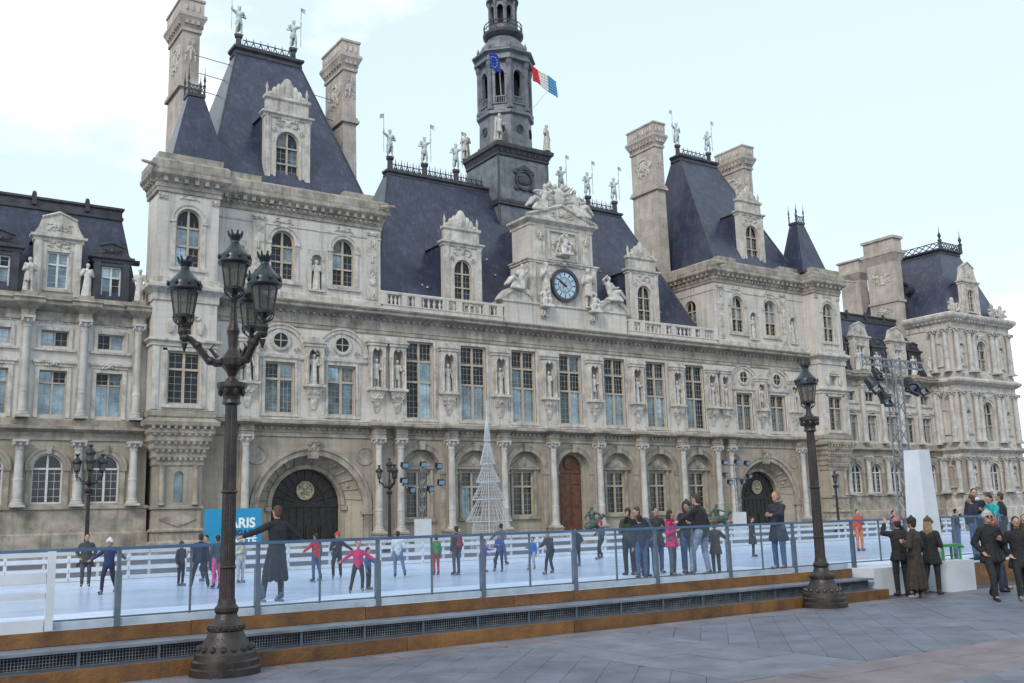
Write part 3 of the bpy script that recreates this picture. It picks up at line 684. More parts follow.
# ---- upper storey of the two pavilions --------------------------------------
cornU = [(0, 23.3), (.1, 23.36), (.1, 23.6), (.16, 23.66), (.16, 23.95), (.25, 24.02), (.25, 24.1), (.5, 24.3), (.6, 24.42), (.6, 24.62), (.48, 24.7), (.52, 24.85), (.5, 25.35), (.35, 25.5), (-.4, 25.6)]
def modillions(b, x0, x1, y, z, st=.62, wd=.26, dp=.36, ht=.3):
    n = max(1, int((x1-x0)/st)); st = (x1-x0)/n
    for k in range(n): b.box(x0+st*(k+.5)-wd/2, x0+st*(k+.5)+wd/2, y-dp, y+.05, z-ht, z)
for s in S2:
    x0, x1 = sorted((s*17.55, s*30.4)); c = s*22.95
    fr = MB(); fr.wall(x0, x1, 17.1, 24.2, 0, [(s*x, 1.74, 18.7, 22.25, True) for x in (20.55, 25.2)]+[(s*22.65, 1.3*.62, 18.2, 20.8, True), (s*28.35, 1.25*.62, 18.2, 20.8, True)], .4)
    xs = s*17.55
    for xx, yy in ((s*17.55, 0),):
        T = Matrix.Translation((xs, 0, 0)) @ Matrix.Rotation(R(90 if s < 0 else -90), 4, 'Z')
        q = MB(T)  # local x runs along the side, front is -y
        if s > 0: q.wall(-12, 0, 17.1, 24.2, 0, [(-3.3, 1.5, 18.7, 22.1, True)], .4)
        else: q.wall(0, 12, 17.1, 24.2, 0, [], .4)
        fr.add(q.v, q.f)
    fr.add([(s*30.4, 0, 15), (s*30.4, 12, 15), (s*30.4, 12, 24.2), (s*30.4, 0, 24.2)], [(0, 1, 2, 3)])
    fr.add([(x0, 12, 15), (x1, 12, 15), (x1, 12, 24.2), (x0, 12, 24.2)], [(0, 1, 2, 3)])
    fr.box(x0+.3, x1-.1, .6, 11.8, 25.3, 25.5)
    part(fr, 'pavilion_wall', STONE)
    for x in (20.55, 25.2): window(s*x, 1.74, 18.7, 22.25, .2, True, (.36, .68), pm=[PANE, PANE, PANEB], bar=.14)
    if s > 0: window(17.75, 1.5, 18.7, 22.1, 0, True, (.36, .68), pm=PANE, bar=.14, rz=R(-90)).location = (17.76, 3.3, 18.7)
    g = MB()
    for x in (20.55, 25.2):
        X = s*x; g.arc(X, 21.38, .87, 1.1, -.09, .03, 18).arc(X, 21.38, 1.1, 1.18, -.15, .03, 18)
        for q in S2: g.box(X+q*1.02-.14, X+q*1.02+.14, -.08, .03, 18.5, 21.2); g.box(X+q*1.05-.2, X+q*1.05+.2, -.14, .03, 21.2, 21.38)
        g.box(X-1.3, X+1.3, -.16, .04, 18.36, 18.62); g.relief(X, 22.95, 1.5, .5, -.03, 9, 9, .09)
    for x in (18.25, 27.0):
        X = s*x; g.box(X-.42, X+.42, -.07, .03, 17.9, 23.0)
        for zz, hh in ((22.2, 1.0), (21.0, 1.0), (19.9, .7), (19.1, .45), (18.2, .4)): g.relief(X, zz, .55, hh, -.08, int(zz*3), 6, .09)
        g.relief(X, 23.0, .9, .5, -.1, 4, 8, .14)
    g.belt(x0, x1, 0, 12, [(.12, 17.1), (.12, 17.75), (.02, 17.85)])
    g.belt(x0, x1, 0, 12, [(0, 22.55), (.06, 22.58), (.06, 22.66), (0, 22.7)])
    part(g, 'pavilion_ornament', TRIM)
    # cornice with modillions round front and inner side
    g = MB(); g.belt(x0, x1, 0, 12, cornU); modillions(g, x0, x1, -.1, 24.28)
    for k in range(18):
        yy = .3+k*.62
        if s > 0: g.box(x0-.45, x0-.1, yy, yy+.26, 24.0, 24.28)
        else: g.box(x1+.1, x1+.45, yy, yy+.26, 24.0, 24.28)
    x = x0+.2
    while x < x1-.3: g.box(x, x+.16, -.3, -.1, 23.72, 23.9); x += .4
    # blocking courses along the roof edge
    for a, e in ((18.2, 20.6), (26.9, 29.6)): g.box(*sorted((s*a, s*e)), -.2, .5, 25.45, 25.95)
    g.tube([(s*17.7, -.6, 25.0), (s*17.3, -1.9, 24.75)], [.16, .1], 6)
    part(g, 'pavilion_cornice', CORN)
    niche(s*22.65, 18.2, 2.6, 1.3, 0, False, True); NICHES.append((s*22.65, 18.2))
    niche(s*28.35, 18.2, 2.6, 1.25, 0, False, True); NICHES.append((s*28.35, 18.2))
    # ---- corner turret
    c = s*32.2; a, e = c-2.02, c+2.02; yf = -1.4
    g = MB()
    g.wall(c-1.45, c+1.45, 0, 6.4, yf+.45, [(c, .62, 3.2, 5.15, True)], .25)
    g.sides(c-1.45, c+1.45, yf+.45, 2, 0, 6.4)
    part(g, 'turret_base', WARM)
    part(MB().disc(c, 4.1, .01, yf+.7, yf+.72, 4).box(c-.31, c+.31, yf+.62, yf+.66, 3.2, 5.15), 'slit_window', PANEB)
    g = MB(); g.belt(c-1.45, c+1.45, yf+.45, 2, [(.25, -.3), (.25, .7), (.05, .85), (.05, 1.3), (.18, 1.4), (.18, 1.5), (0, 1.6)])
    g.belt(c-1.45, c+1.45, yf+.45, 2, [(0, 2.75), (.12, 2.8), (.12, 2.95), (0, 3.0)])
    g.prism([(c-1.15, 2.15), (c, 1.68), (c+1.15, 2.15), (c, 2.62)], yf+.38, yf+.47)
    for q in S2: g.lathe([(.2, 3.0), (.24, 3.05), (.17, 3.2), (.16, 5.3), (.24, 5.5)], c+q*1.05, yf+.4, 10)
    # corbelled steps
    for i, (p, z0, z1) in enumerate(((.08, 5.55, 5.85), (.2, 6.05, 6.35), (.34, 6.55, 6.85), (.48, 7.05, 7.4), (.62, 7.55, 7.8))):
        g.belt(c-1.45, c+1.45, yf+.45, 2, [(p-.14, z0-.2), (p, z0), (p, z1), (p-.02, z1+.02)])
        n = 9
        for k in range(n): 
            xx = c-1.45-p+(2.9+2*p)*(k+.5)/n; g.box(xx-.09, xx+.09, yf+.45-p-.12, yf+.45-p+.05, z1-.02, z1+.18)
    g.belt(a, e, yf, 2, [(-.1, 7.75), (.1, 7.85), (.3, 8.0), (.34, 8.25), (.2, 8.35), (0, 8.5), (.08, 8.6), (.08, 8.9), (0, 9.0)])
    part(g, 'turret_corbel', WTRIM)
    g = MB(); g.wall(a, e, 8.4, 17.0, yf, [(c, 2.1, 9.36, 12.8, False), (c, 1.0, 13.9, 14.9, False)], .35); g.belt(a, e, yf, 4, [(0, 8.4), (0, 17.0)]) if False else None
    for xx in (a, e): g.add([(xx, yf, 8.4), (xx, 1.3, 8.4), (xx, 1.3, 17), (xx, yf, 17)], [(0, 1, 2, 3)])
    g.wall(a+.05, e-.05, 17.0, 24.0, yf, [(c, 1.64, 18.4, 22.35, True)], .35)
    for xx in (a+.05, e-.05): g.add([(xx, yf, 17), (xx, 1.3, 17), (xx, 1.3, 24.2), (xx, yf, 24.2)], [(0, 1, 2, 3)])
    g.add([(a+.05, 1.3, 8.4), (e-.05, 1.3, 8.4), (e-.05, 1.3, 24.2), (a+.05, 1.3, 24.2)], [(0, 1, 2, 3)])
    part(g, 'turret_wall', STONE)
    g = MB()
    window(c, 2.1, 9.36, 12.8, yf+.16, rows=(.66,), pm=PANE, bar=.16); window(c, 1.0, 13.9, 14.9, yf+.2, rows=(), cols=1, pm=PANEB, bar=.1)
    window(c, 1.64, 18.4, 22.35, yf+.16, True, (.36, .68), pm=[PANE, PANEB], bar=.14)
    g = MB()
    g.belt(a, e, yf, 1.3, [(0, 16.0), (.1, 16.06), (.1, 16.5), (.3, 16.7), (.5, 16.85), (.5, 17.05), (.1, 17.25), (.1, 17.6), (0, 17.65)])
    g.belt(a, e, yf, 3, [(0, 13.05), (.12, 13.1), (.12, 13.3), (.3, 13.42), (.3, 13.55), (0, 13.66)])
    for q in S2: g.box(c+q*1.25-.14, c+q*1.25+.14, yf-.08, yf+.04, 9.1, 12.95); g.box(c+q*1.8-.2, c+q*1.8+.2, yf-.07, yf+.04, 9.0, 13.05)
    g.box(c-1.4, c+1.4, yf-.16, yf+.04, 9.12, 9.32).box(c-1.4, c+1.4, yf-.08, yf+.04, 12.8, 12.98)
    g.box(c-.65, c+.65, yf-.1, yf+.04, 14.92, 15.1); g.prism([(c-.8, 15.1), (c+.8, 15.1), (c, 15.6)], yf-.16, yf+.04)
    for q in S2: g.ell((c+q*.95, yf-.08, 14.4), .28, .14, .5, 8, 6); g.ell((c+q*.8, yf-.1, 14.95), .13, .12, .15, 7, 5)
    part(g, 'turret_ornament', TRIM); g = MB()
    g.arc(c, 21.53, .82, 1.05, yf-.09, yf+.03, 16).arc(c, 21.53, 1.05, 1.13, yf-.14, yf+.03, 16)
    for q in S2: g.box(c+q*.98-.13, c+q*.98+.13, yf-.08, yf+.03, 18.2, 21.35); g.box(c+q*1.05-.2, c+q*1.05+.2, yf-.13, yf+.03, 21.35, 21.53); g.relief(c+q*1.72, 23.05, .55, .6, yf-.05, 4, 7, .12)
    g.box(c-1.2, c+1.2, yf-.14, yf+.03, 18.12, 18.34); g.relief(c, 23.1, 1.3, .4, yf-.03, 9, 8, .08)
    part(g, 'turret_ornament', TRIM)
    g = MB(); g.belt(a, e, yf, 1.3, [(p, z-.02) for p, z in cornU]); modillions(g, a, e, yf-.1, 24.26)
    g.box(a-.1, e+.1, yf-.2, yf+.6, 25.42, 25.95)
    for k in range(4):
        for xx, q in ((a, -1), (e, 1)):
            g.box(*sorted((xx+q*.1, xx+q*.45)), yf+.3+k*.62, yf+.56+k*.62, 23.98, 24.26)
    g.tube([(s*34.6, yf-.5, 24.9), (s*35.6, yf-1.2, 24.75)], [.14, .09], 6)
    part(g, 'turret_cornice', CORN)
    # roofs
    rc = s*31.45
    o = part(MB().frus((rc-2.0, rc+2.0, -1.0, 2.2), 25.5, (rc-.55, rc+.55, .5, 1.5), 31.2), 'turret_roof', SLATE)
    b = MB(); b.box(rc-.62, rc+.62, .42, 1.58, 31.2, 31.45)
    for q in S2:
        for yy in (.5, 1.5): b.lathe([(.07, 31.45), (.07, 32.0), (.11, 32.1), (.04, 32.25), (.1, 32.5), (.03, 32.9), (.01, 33.5)], rc+q*.55, yy, 6)
    for k in range(4): b.tube([(rc-.5+k*.25, .5, 31.5), (rc-.5+(k+1)*.25, .5, 32.0)], .03, 5).tube([(rc-.25+k*.25, .5, 31.5), (rc-.5+k*.25, .5, 32.0)], .03, 5)
    b.box(rc-.55, rc+.55, .46, .54, 32.0, 32.06)
    b.build('roof_crest', LEADD, o)
    o = part(MB().frus((min(s*18.4, s*30.4), max(s*18.4, s*30.4), .45, 12.2), 25.45, (min(s*21.25, s*26.55), max(s*21.25, s*26.55), 7.25, 8.6), 38.75), 'pavilion_roof', SLATE)
    cc = s*23.9
    b = MB(); b.belt(cc-2.65, cc+2.65, 7.25, 8.6, [(.02, 38.4), (.16, 38.6), (.1, 38.9), (.28, 39.05), (.28, 39.25), (-.3, 39.3)]); b.box(cc-2.6, cc+2.6, 7.3, 8.55, 39.0, 39.27)
    b.build('ridge_platform', LEADD, o)
    for q in S2:
        b = MB(); b.lathe([(.34, 39.25), (.34, 39.4), (.25, 39.5), (.22, 40.2), (.34, 40.35), (.3, 40.5)], cc+q*2.3, 7.9, 8); b.build('ridge_post', LEADD, o)
    for yy in (7.5, 8.35):
        b = MB(); b.box(cc-2.1, cc+2.1, yy-.03, yy+.03, 39.95, 40.02)
        n = 7
        for k in range(n):
            xa = cc-2.1+4.2*k/n; xb = xa+4.2/n; xm = (xa+xb)/2
            b.tube([(xa, yy, 39.3), (xm, yy, 39.95)], .045, 5).tube([(xb, yy, 39.3), (xm, yy, 39.95)], .045, 5)
            b.tube([(xm, yy, 39.95), (xm, yy, 40.3)], [.05, .012], 5); b.ell((xm, yy, 39.5), .12, .05, .12, 6, 4)
        b.build('ridge_railing', LEADD, o)
    # hips in lead
    for q in S2:
        MB().tube([(s*(18.4 if q < 0 else 30.4), .45, 25.5), (s*(21.25 if q < 0 else 26.55), 7.25, 38.75)], .07, 5).build('roof_hip', LEADD, o)
    # chimneys
    for xa, xb in ((16.7, 17.85), (29.75, 31.05)):
        l, r = sorted((s*xa, s*xb)); y0, y1 = 6.2, 9.9
        b = MB(); b.frus((l-.1, r+.1, y0-.1, y1+.1), 22, (l, r, y0, y1), 34.4)
        b.box(l, r, y0, y1, 34.4, 39.6)
        for z_, p in ((34.3, .22), (34.55, .12)): b.box(l-p, r+p, y0-p, y1+p, z_, z_+.26)
        b.box(l-.12, r+.12, y0-.12, y1+.12, 38.9, 39.15)
        b.frus((l-.02, r+.02, y0-.02, y1+.02), 39.15, (l-.4, r+.4, y0-.4, y1+.4), 40.0); b.box(l-.42, r+.42, y0-.42, y1+.42, 40.0, 40.25)
        for k in range(7): yk = y0+(y1-y0)*(k+.5)/7; b.box(l-.3, r+.3, yk-.12, yk+.12, 39.45, 39.98)
        for k in range(3): xk = l+(r-l)*(k+.5)/3; b.box(xk-.12, xk+.12, y0-.3, y1+.3, 39.45, 39.98)
        b.box(l-.22, r+.22, y0-.22, y1+.22, 40.25, 41.4); b.box(l-.3, r+.3, y0-.3, y1+.3, 41.4, 41.58)
        ch = part(b, 'chimney', CHIM)
        b = MB(Matrix.Translation((l, (y0+y1)/2, 0)) @ Matrix.Rotation(R(-90), 4, 'Z'))
        b.relief(0, 37.2, 2.4, 2.2, -.02, 21, 16, .16); b.arc(0, 37.2, .75, .9, -.1, 0, 16, 0, 2*PI)
        b.build('carved_panel', TRIM, ch); b = MB(b.T)
        for k in range(9): b.ell((-1.6+k*.4, -.24, 40.8), .14, .08, .3, 6, 4)
        b.build('carved_frieze', TRIM, ch)
        q = MB(Matrix.Translation(((l+r)/2, y0, 0))); q.relief(0, 37.2, .8, 2.4, -.02, 8, 9, .12)
        q.build('carved_panel', TRIM, ch); q = MB(q.T)
        for k in range(3): q.ell((-.45+k*.45, -.24, 40.8), .14, .08, .3, 6, 4)
        q.build('carved_frieze', TRIM, ch)
# stay rods between the left chimneys and the roof
for i, (z_, xr) in enumerate(((38.0, -26.2), (36.6, -26.9), (35.2, -27.4))):
    part(MB().tube([(-29.8, 8, z_), (xr, 8, z_-.2)], .03, 5), 'stay_rod', LEADD)
for z_, xr in ((36.8, -20.6), (35.0, -20.0)): part(MB().tube([(-17.9, 8, z_), (xr, 8, z_+.2)], .03, 5), 'stay_rod', LEADD)

# ---- dormers ------------------------------------------------------------------
def dormer(cx, y, z0, w_, zc, wb, wt, ww, crest=1.2, deep=4.0, roofm=SLATE, stone=STONE, arched=True, gable=False, pm=PANE):
    hw = w_/2
    b = MB(); b.wall(cx-hw, cx+hw, z0, zc, y, [(cx, ww, wb, wt, arched)], .3)
    for xx in (cx-hw, cx+hw): b.add([(xx, y, z0), (xx, y+.5, z0), (xx, y+.5, zc), (xx, y, zc)], [(0, 1, 2, 3)])
    o = part(b, 'dormer', stone)
    b = MB()
    for q in S2:
        b.box(cx+q*(hw-.22)-.2, cx+q*(hw-.22)+.2, y-.1, y+.05, z0, zc); b.box(cx+q*(hw-.22)-.26, cx+q*(hw-.22)+.26, y-.16, y+.05, z0, z0+.35)
        b.box(cx+q*(ww/2+.1)-.08, cx+q*(ww/2+.1)+.08, y-.06, y+.04, wb, wt-(ww/2 if arched else 0))
    if arched:
        sp = wt-ww/2; b.arc(cx, sp, ww/2, ww/2+.2, y-.08, y+.03, 14)
        for q in S2: b.relief(cx+q*(ww/2+.18), wt-.05, .55, .6, y-.04, 12, 6, .09)
    else: b.box(cx-ww/2-.18, cx+ww/2+.18, y-.07, y+.04, wt, wt+.2)
    b.relief(cx, (wt+zc)/2+.12, w_*.5, max(.25, zc-wt-.2), y-.04, 6, 9, .09)
    b.box(cx-ww/2-.2, cx+ww/2+.2, y-.14, y+.04, wb-.2, wb-.02)
    b.belt(cx-hw, cx+hw, y, y+.6, [(0, zc-.1), (.1, zc-.02), (.1, zc+.12), (.26, zc+.22), (.26, zc+.36), (0, zc+.42)])
    zt = zc+.4
    if gable:
        b.prism([(cx-hw-.1, zt), (cx+hw+.1, zt), (cx+hw*.85, zt+crest*.35), (cx+hw*.72, zt+crest*.72), (cx, zt+crest), (cx-hw*.72, zt+crest*.72), (cx-hw*.85, zt+crest*.35)], y+.0, y+.5)
        b.relief(cx, zt+crest*.4, w_*.5, crest*.55, y-.02, 15, 8, .08)
        for q in S2: b.tube([(cx+q*hw*.74, y-.02, zt+crest*.72), (cx, y-.02, zt+crest)], .09, 5)
    else:
        b.box(cx-hw+.12, cx+hw-.12, y+.04, y+.5, zt, zt+crest*.45); b.belt(cx-hw+.12, cx+hw-.12, y+.04, y+.5, [(0, zt+crest*.42), (.14, zt+crest*.48), (.14, zt+crest*.58), (-.1, zt+crest*.6)])
        r_ = random.Random(int(cx*10))
        for k in range(9):
            u = -1+2*k/8; h_ = crest*(.25+.75*(1-u*u))*.62
            b.ell((cx+u*hw*.72, y+.22, zt+crest*.6+h_*.4), w_*.075, .16, h_*.55, 7, 5)
        b.ell((cx, y+.18, zt+crest*.6+crest*.35), w_*.13, .2, crest*.36, 8, 6)
        for q in S2: b.lathe([(.12, zt+crest*.58), (.07, zt+crest*.7), (.12, zt+crest*.85), (.02, zt+crest*1.05)], cx+q*(hw-.2), y+.2, 6)
    b.build('dormer_ornament', TRIM if stone is STONE else stone, o)
    b = MB(); b.box(cx-hw+.04, cx+hw-.04, y+.45, y+deep, z0, zc+.1)
    b.prism([(cx-hw-.12, zc+.12), (cx+hw+.12, zc+.12), (cx+hw*.5, zc+.6), (cx-hw*.5, zc+.6)], y+.5, y+deep+.6)
    b.build('dormer_roof', roofm, o)
    wo = window(cx, ww, wb, wt, y+.12, arched, (.36, .68) if arched else (.66,), pm=pm, bar=.12, fm=FRAME if arched else WFRAME)
    # window stays a part of the building, panes are its sub-parts
    return o
for s in S2:
    dormer(s*9.65, 1.1, 17.4, 3.5, 23.4, 18.7, 22.3, 1.6, 2.1)
    dormer(s*24.55, 1.1, 25.5, 3.5, 31.2, 26.3, 30.2, 1.75, 2.2)
# ---- central roof ---------------------------------------------------------------
o = part(MB().frus((-17.5, 17.5, 1.0, 15.2), 17.3, (-13.0, 13.0, 7.7, 8.5), 31.2), 'central_roof', SLATE)
b = MB(); b.belt(-13.0, 13.0, 7.7, 8.5, [(.0, 30.9), (.12, 31.05), (.05, 31.25), (.2, 31.35), (.2, 31.52), (-.4, 31.55)]); b.build('ridge_cap', LEADD, o)
for s in S2: MB().tube([(s*17.5, 1.0, 17.3), (s*13.0, 7.7, 31.2)], .08, 5).build('roof_hip', LEADD, o)
KN = [s*x for s in S2 for x in (12.6, 9.2, 5.95)]
for x in KN:
    MB().lathe([(.36, 31.5), (.36, 31.65), (.26, 31.75), (.24, 32.5), (.36, 32.65), (.32, 32.8)], x, 8.1, 8).build('ridge_post', LEADD, o)
for s in S2:
    for xa, xb in ((12.35, 9.45), (8.95, 6.2), (5.7, 3.0)):
        b = MB(); l, r = sorted((s*xa, s*xb)); b.box(l, r, 8.07, 8.13, 32.2, 32.27).box(l, r, 8.07, 8.13, 31.55, 31.62)
        n = 5
        for k in range(n):
            xx = l+(r-l)*k/n; x2 = l+(r-l)*(k+1)/n; xm = (xx+x2)/2
            b.tube([(xx, 8.1, 31.6), (xm, 8.1, 32.2)], .05, 5).tube([(x2, 8.1, 31.6), (xm, 8.1, 32.2)], .05, 5).tube([(xm, 8.1, 32.2), (xm, 8.1, 32.75)], [.06, .015], 5); b.ell((xm, 8.1, 31.82), .14, .05, .14, 6, 4)
            b.tube([(xx, 8.1, 31.6), (xx, 8.1, 32.55)], [.04, .02], 5)
        b.build('ridge_railing', LEADD, o)
# small roof hatches and snow hooks
rh = random.Random(5)
for k in range(70):
    u = rh.uniform(.08, .85); v = rh.uniform(-.85, .85); hw = 17.5+(13-17.5)*u
    x = v*hw; 
    if abs(x) < 5 or abs(abs(x)-9.65) < 2.4: continue
    y = 1+6.7*u; z = 17.3+13.9*u
    MB().frus((x-.08, x+.08, y-.12, y+.08), z-.02, (x-.03, x+.03, y-.06, y+.06), z+.12).build('roof_hook', TRIM, o)
# ---- clock gable -------------------------------------------------------------------
yc = .45
b = MB(); b.belt(-6.5, 6.5, yc-.45, 2.5, [(0, 17.2), (0, 19.0), (.12, 19.06), (.12, 19.2), (-.5, 19.22)])
b.box(-6.4, 6.4, yc-.3, 2.4, 19.0, 19.18)
b.box(-3.6, 3.6, yc, 3.2, 19.0, 23.1); b.box(-3.35, 3.35, yc+.08, 3.2, 23.1, 26.6)
gable = part(b, 'clock_gable', STONE)
b = MB()
b.belt(-3.6, 3.6, yc, 3.2, [(0, 22.75), (.12, 22.82), (.12, 22.95), (.22, 23.02), (.22, 23.14), (-.1, 23.2)])
b.belt(-3.35, 3.35, yc+.08, 3.4, [(0, 26.05), (.08, 26.1), (.08, 26.3), (.3, 26.5), (.42, 26.6), (.42, 26.8), (-.1, 26.86)])
b.prism([(-3.7, 26.8), (3.7, 26.8), (0, 28.1)], yc-.1, 2.6)
for s in S2:
    b.tube([(s*3.75, yc-.12, 26.9), (0, yc-.12, 28.2)], .16, 6)
    b.box(s*2.4-.45, s*2.4+.45, yc-.12, yc+.1, 23.2, 26.05); b.relief(s*2.4, 25.2, .7, 1.0, yc-.16, 31, 7, .14); b.relief(s*2.4, 24.2, .3, 1.2, yc-.12, 30, 4, .06)
    b.box(s*3.25-.3, s*3.25+.3, yc-.12, yc+.1, 19.2, 22.75)
    b.frus((s*2.6-.3, s*2.6+.3, yc-.55, yc), 17.9, (s*2.6-.5, s*2.6+.5, yc-.7, yc), 18.7); b.relief(s*2.6, 18.35, .8, .8, yc-.72, 33, 7, .12)
    # segmental side pediments
    b.arc(s*5.0, 18.3, 1.75, 2.1, yc-.55, yc+.3, 14, R(25), R(155)); b.arc(s*5.0, 18.3, .1, 1.75, yc-.42, yc+.2, 14, R(25), R(155))
b.box(-1.6, 1.6, yc-.1, yc+.1, 23.25, 23.45).box(-1.6, 1.6, yc-.1, yc+.1, 25.75, 25.95)
for s in S2: b.box(s*1.5-.1, s*1.5+.1, yc-.1, yc+.1, 23.45, 25.75)
b.relief(0, 22.95, 2.2, .5, yc-.2, 41, 10, .14); b.relief(0, 27.4, 2.4, .8, yc-.14, 42, 10, .16)
b.build('gable_moulding', TRIM, gable)
b = MB(); b.relief(0, 24.5, 2.2, 1.9, yc-.02, 44, 22, .22); b.build('carved_relief', CARV, gable)
part(MB().prism([(-3.2, 23), (3.2, 23), (3.2, 26.4), (0, 28.0), (-3.2, 26.4)], 3.2, 7), 'gable_roof', SLATE)
ck = part(MB().disc(0, 21.1, 1.22, yc-.16, yc+.02, 40), 'clock', DIAL, 'round blue clock dial with pale ring of hour marks')
MB().arc(0, 21.1, 1.2, 1.46, yc-.3, yc+.02, 40, 0, 2*PI).build('clock_rim', LEADD, ck)
MB().arc(0, 21.1, .74, 1.12, yc-.175, yc-.15, 40, 0, 2*PI).build('hour_ring', mat('pale_enamel', (.45, .60, .72), .4, .1), ck)
b = MB(); b.arc(0, 21.1, .2, .62, yc-.178, yc-.15, 30, 0, 2*PI); b.build('inner_ring', mat('pale_enamel_centre', (.40, .5, .55), .4, .3, 6), ck)
for k in range(12):
    a = k*PI/6; T = Matrix.Translation((0, yc-.18, 21.1)) @ Matrix.Rotation(a, 4, 'Y')
    MB(T).box(-.045, .045, -.012, .003, .8, 1.08).build('hour_mark', INK, ck)
for a, l, w_ in ((R(-63), .66, .07), (R(-54), 1.0, .05)):
    T = Matrix.Translation((0, yc-.21, 21.1)) @ Matrix.Rotation(a, 4, 'Y')
    MB(T).prism([(-w_*.6, -.2), (w_*.6, -.2), (w_, l*.6), (0, l), (-w_, l*.6)], -.015, .015).build('clock_hand', BLACK, ck)
# ---- bell tower ---------------------------------------------------------------------
tc_ = 8.7
o = part(MB().box(-2.75, 2.75, tc_-2.75, tc_+2.75, 24, 35.3), 'bell_tower', LEAD, 'grey lead-clad bell tower rising from the roof ridge')
b = MB()
for z_, p in ((29.6, .18), (29.9, .1)): b.belt(-2.75, 2.75, tc_-2.75, tc_+2.75, [(0, z_-.1), (p, z_), (p, z_+.2), (0, z_+.3)])
b.belt(-2.75, 2.75, tc_-2.75, tc_+2.75, [(0, 34.2), (.14, 34.3), (.12, 34.5), (.3, 34.9), (.45, 35.0), (.5, 35.3), (.4, 35.4), (-1, 35.6)])
b.box(-3.15, 3.15, tc_-3.15, tc_+3.15, 35.28, 35.42)
for k in range(9): b.box(-2.6+k*.62, -2.4+k*.62, tc_-3.0, tc_-2.7, 34.55, 34.85)
b.arc(0, 32.2, .8, 1.0, tc_-2.95, tc_-2.7, 20, 0, 2*PI); b.ell((0, tc_-2.75, 32.2), .78, .2, .5, 10, 6)
for a in range(4):
    t = PI/4+a*PI/2; b.ell((1.2*math.cos(t), tc_-2.8, 32.2+1.1*math.sin(t)), .35, .15, .3, 7, 5)
b.prism([(-1.0, 33.1), (1.0, 33.1), (0, 33.7)], tc_-2.95, tc_-2.7)
for s in S2: b.tube([(s*2.75, tc_-2.75, 24), (s*2.75, tc_-2.75, 34.3)], .1, 6)
b.build('tower_moulding', LEADD, o)
# octagonal stages
KS = .86
oc = lambda prof, n=8, ph=PI/8: MB().lathe([(r*KS, z) for r, z in prof], 0, tc_, n, ph)
ap = 1/math.cos(PI/8)
lo = oc([(2.95*ap, 35.4), (2.95*ap, 36.0), (2.75*ap, 36.1), (2.7*ap, 38.7), (3.0*ap, 38.85), (3.0*ap, 39.15), (2.7*ap, 39.3), (2.6*ap, 39.35)])
lo.build('tower_stage', LEAD, o)
for k in range(8):
    a = -PI/2+k*PI/4; T = Matrix.Translation((0, tc_, 0)) @ Matrix.Rotation(a+PI/2, 4, 'Z') @ Matrix.Diagonal((KS, KS, 1, 1))
    q = MB(T); q.arc(0, 37.4, .3, .46, -2.86, -2.66, 14, 0, 2*PI); q.disc(0, 37.4, .3, -2.76, -2.7, 14); q.build('oculus', DARKV if k % 2 else LEADD, o)
    # belfry face: wall with an arched opening
    q = MB(T); fw_ = 2.62*math.tan(PI/8); q.wall(-fw_, fw_, 39.3, 44.2, -2.62, [(0, 1.05, 39.9, 43.3, True)], .35)
    q.arc(0, 42.78, .53, .68, -2.7, -2.6, 12); q.box(-.85, .85, -2.75, -2.55, 39.85, 39.95); q.box(-.6, .6, -2.66, -2.5, 40.55, 40.65)
    for i in range(4): q.box(-.4+i*.26-.04, -.4+i*.26+.04, -2.62, -2.54, 39.95, 40.55)
    q.build('belfry_arch', LEAD, o)
    q = MB(); aa = a+PI/8; q.lathe([(.32, 39.3), (.34, 39.5), (.24, 39.7), (.22, 43.4), (.32, 43.7), (.36, 44.2)], 2.86*KS*math.cos(aa), tc_+2.86*KS*math.sin(aa), 8)
    q.lathe([(.2, 44.9), (.26, 45.2), (.12, 45.4), (.18, 45.7), (.02, 46.2)], 2.9*KS*math.cos(aa), tc_+2.9*KS*math.sin(aa), 6)
    q.build('belfry_column', LEAD, o)
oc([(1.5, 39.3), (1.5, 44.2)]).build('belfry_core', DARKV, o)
oc([(2.6*ap, 44.1), (3.15*ap, 44.2), (3.15*ap, 44.45), (2.95*ap, 44.55), (2.95*ap, 44.8), (3.35*ap, 45.0), (3.35*ap, 45.15), (2.7*ap, 45.3)]).build('belfry_cornice', LEAD, o)
MB().lathe([(r*KS, z) for r, z in [(2.85, 45.25), (2.8, 45.7), (2.55, 46.2), (2.2, 46.6), (1.9, 46.9), (1.8, 47.1)]], 0, tc_, 24).build('tower_dome', LEAD, o, True)
MB().lathe([(r*.83, z) for r, z in [(1.8, 47.0), (2.1, 47.2), (2.35, 47.45), (2.4, 47.7), (2.2, 47.8), (1.5, 47.85)]], 0, tc_, 24).build('balcony', LEADD, o)
b = MB()
for k in range(24):
    a = 2*PI*k/24; b.tube([(1.86*math.cos(a), tc_+1.86*math.sin(a), 47.8), (1.86*math.cos(a), tc_+1.86*math.sin(a), 48.6)], .035, 5)
for z_ in (48.2, 48.6):
    b.tube([(1.86*math.cos(2*PI*k/24), tc_+1.86*math.sin(2*PI*k/24), z_) for k in range(25)], .045, 5)
b.build('balcony_railing', LEADD, o)
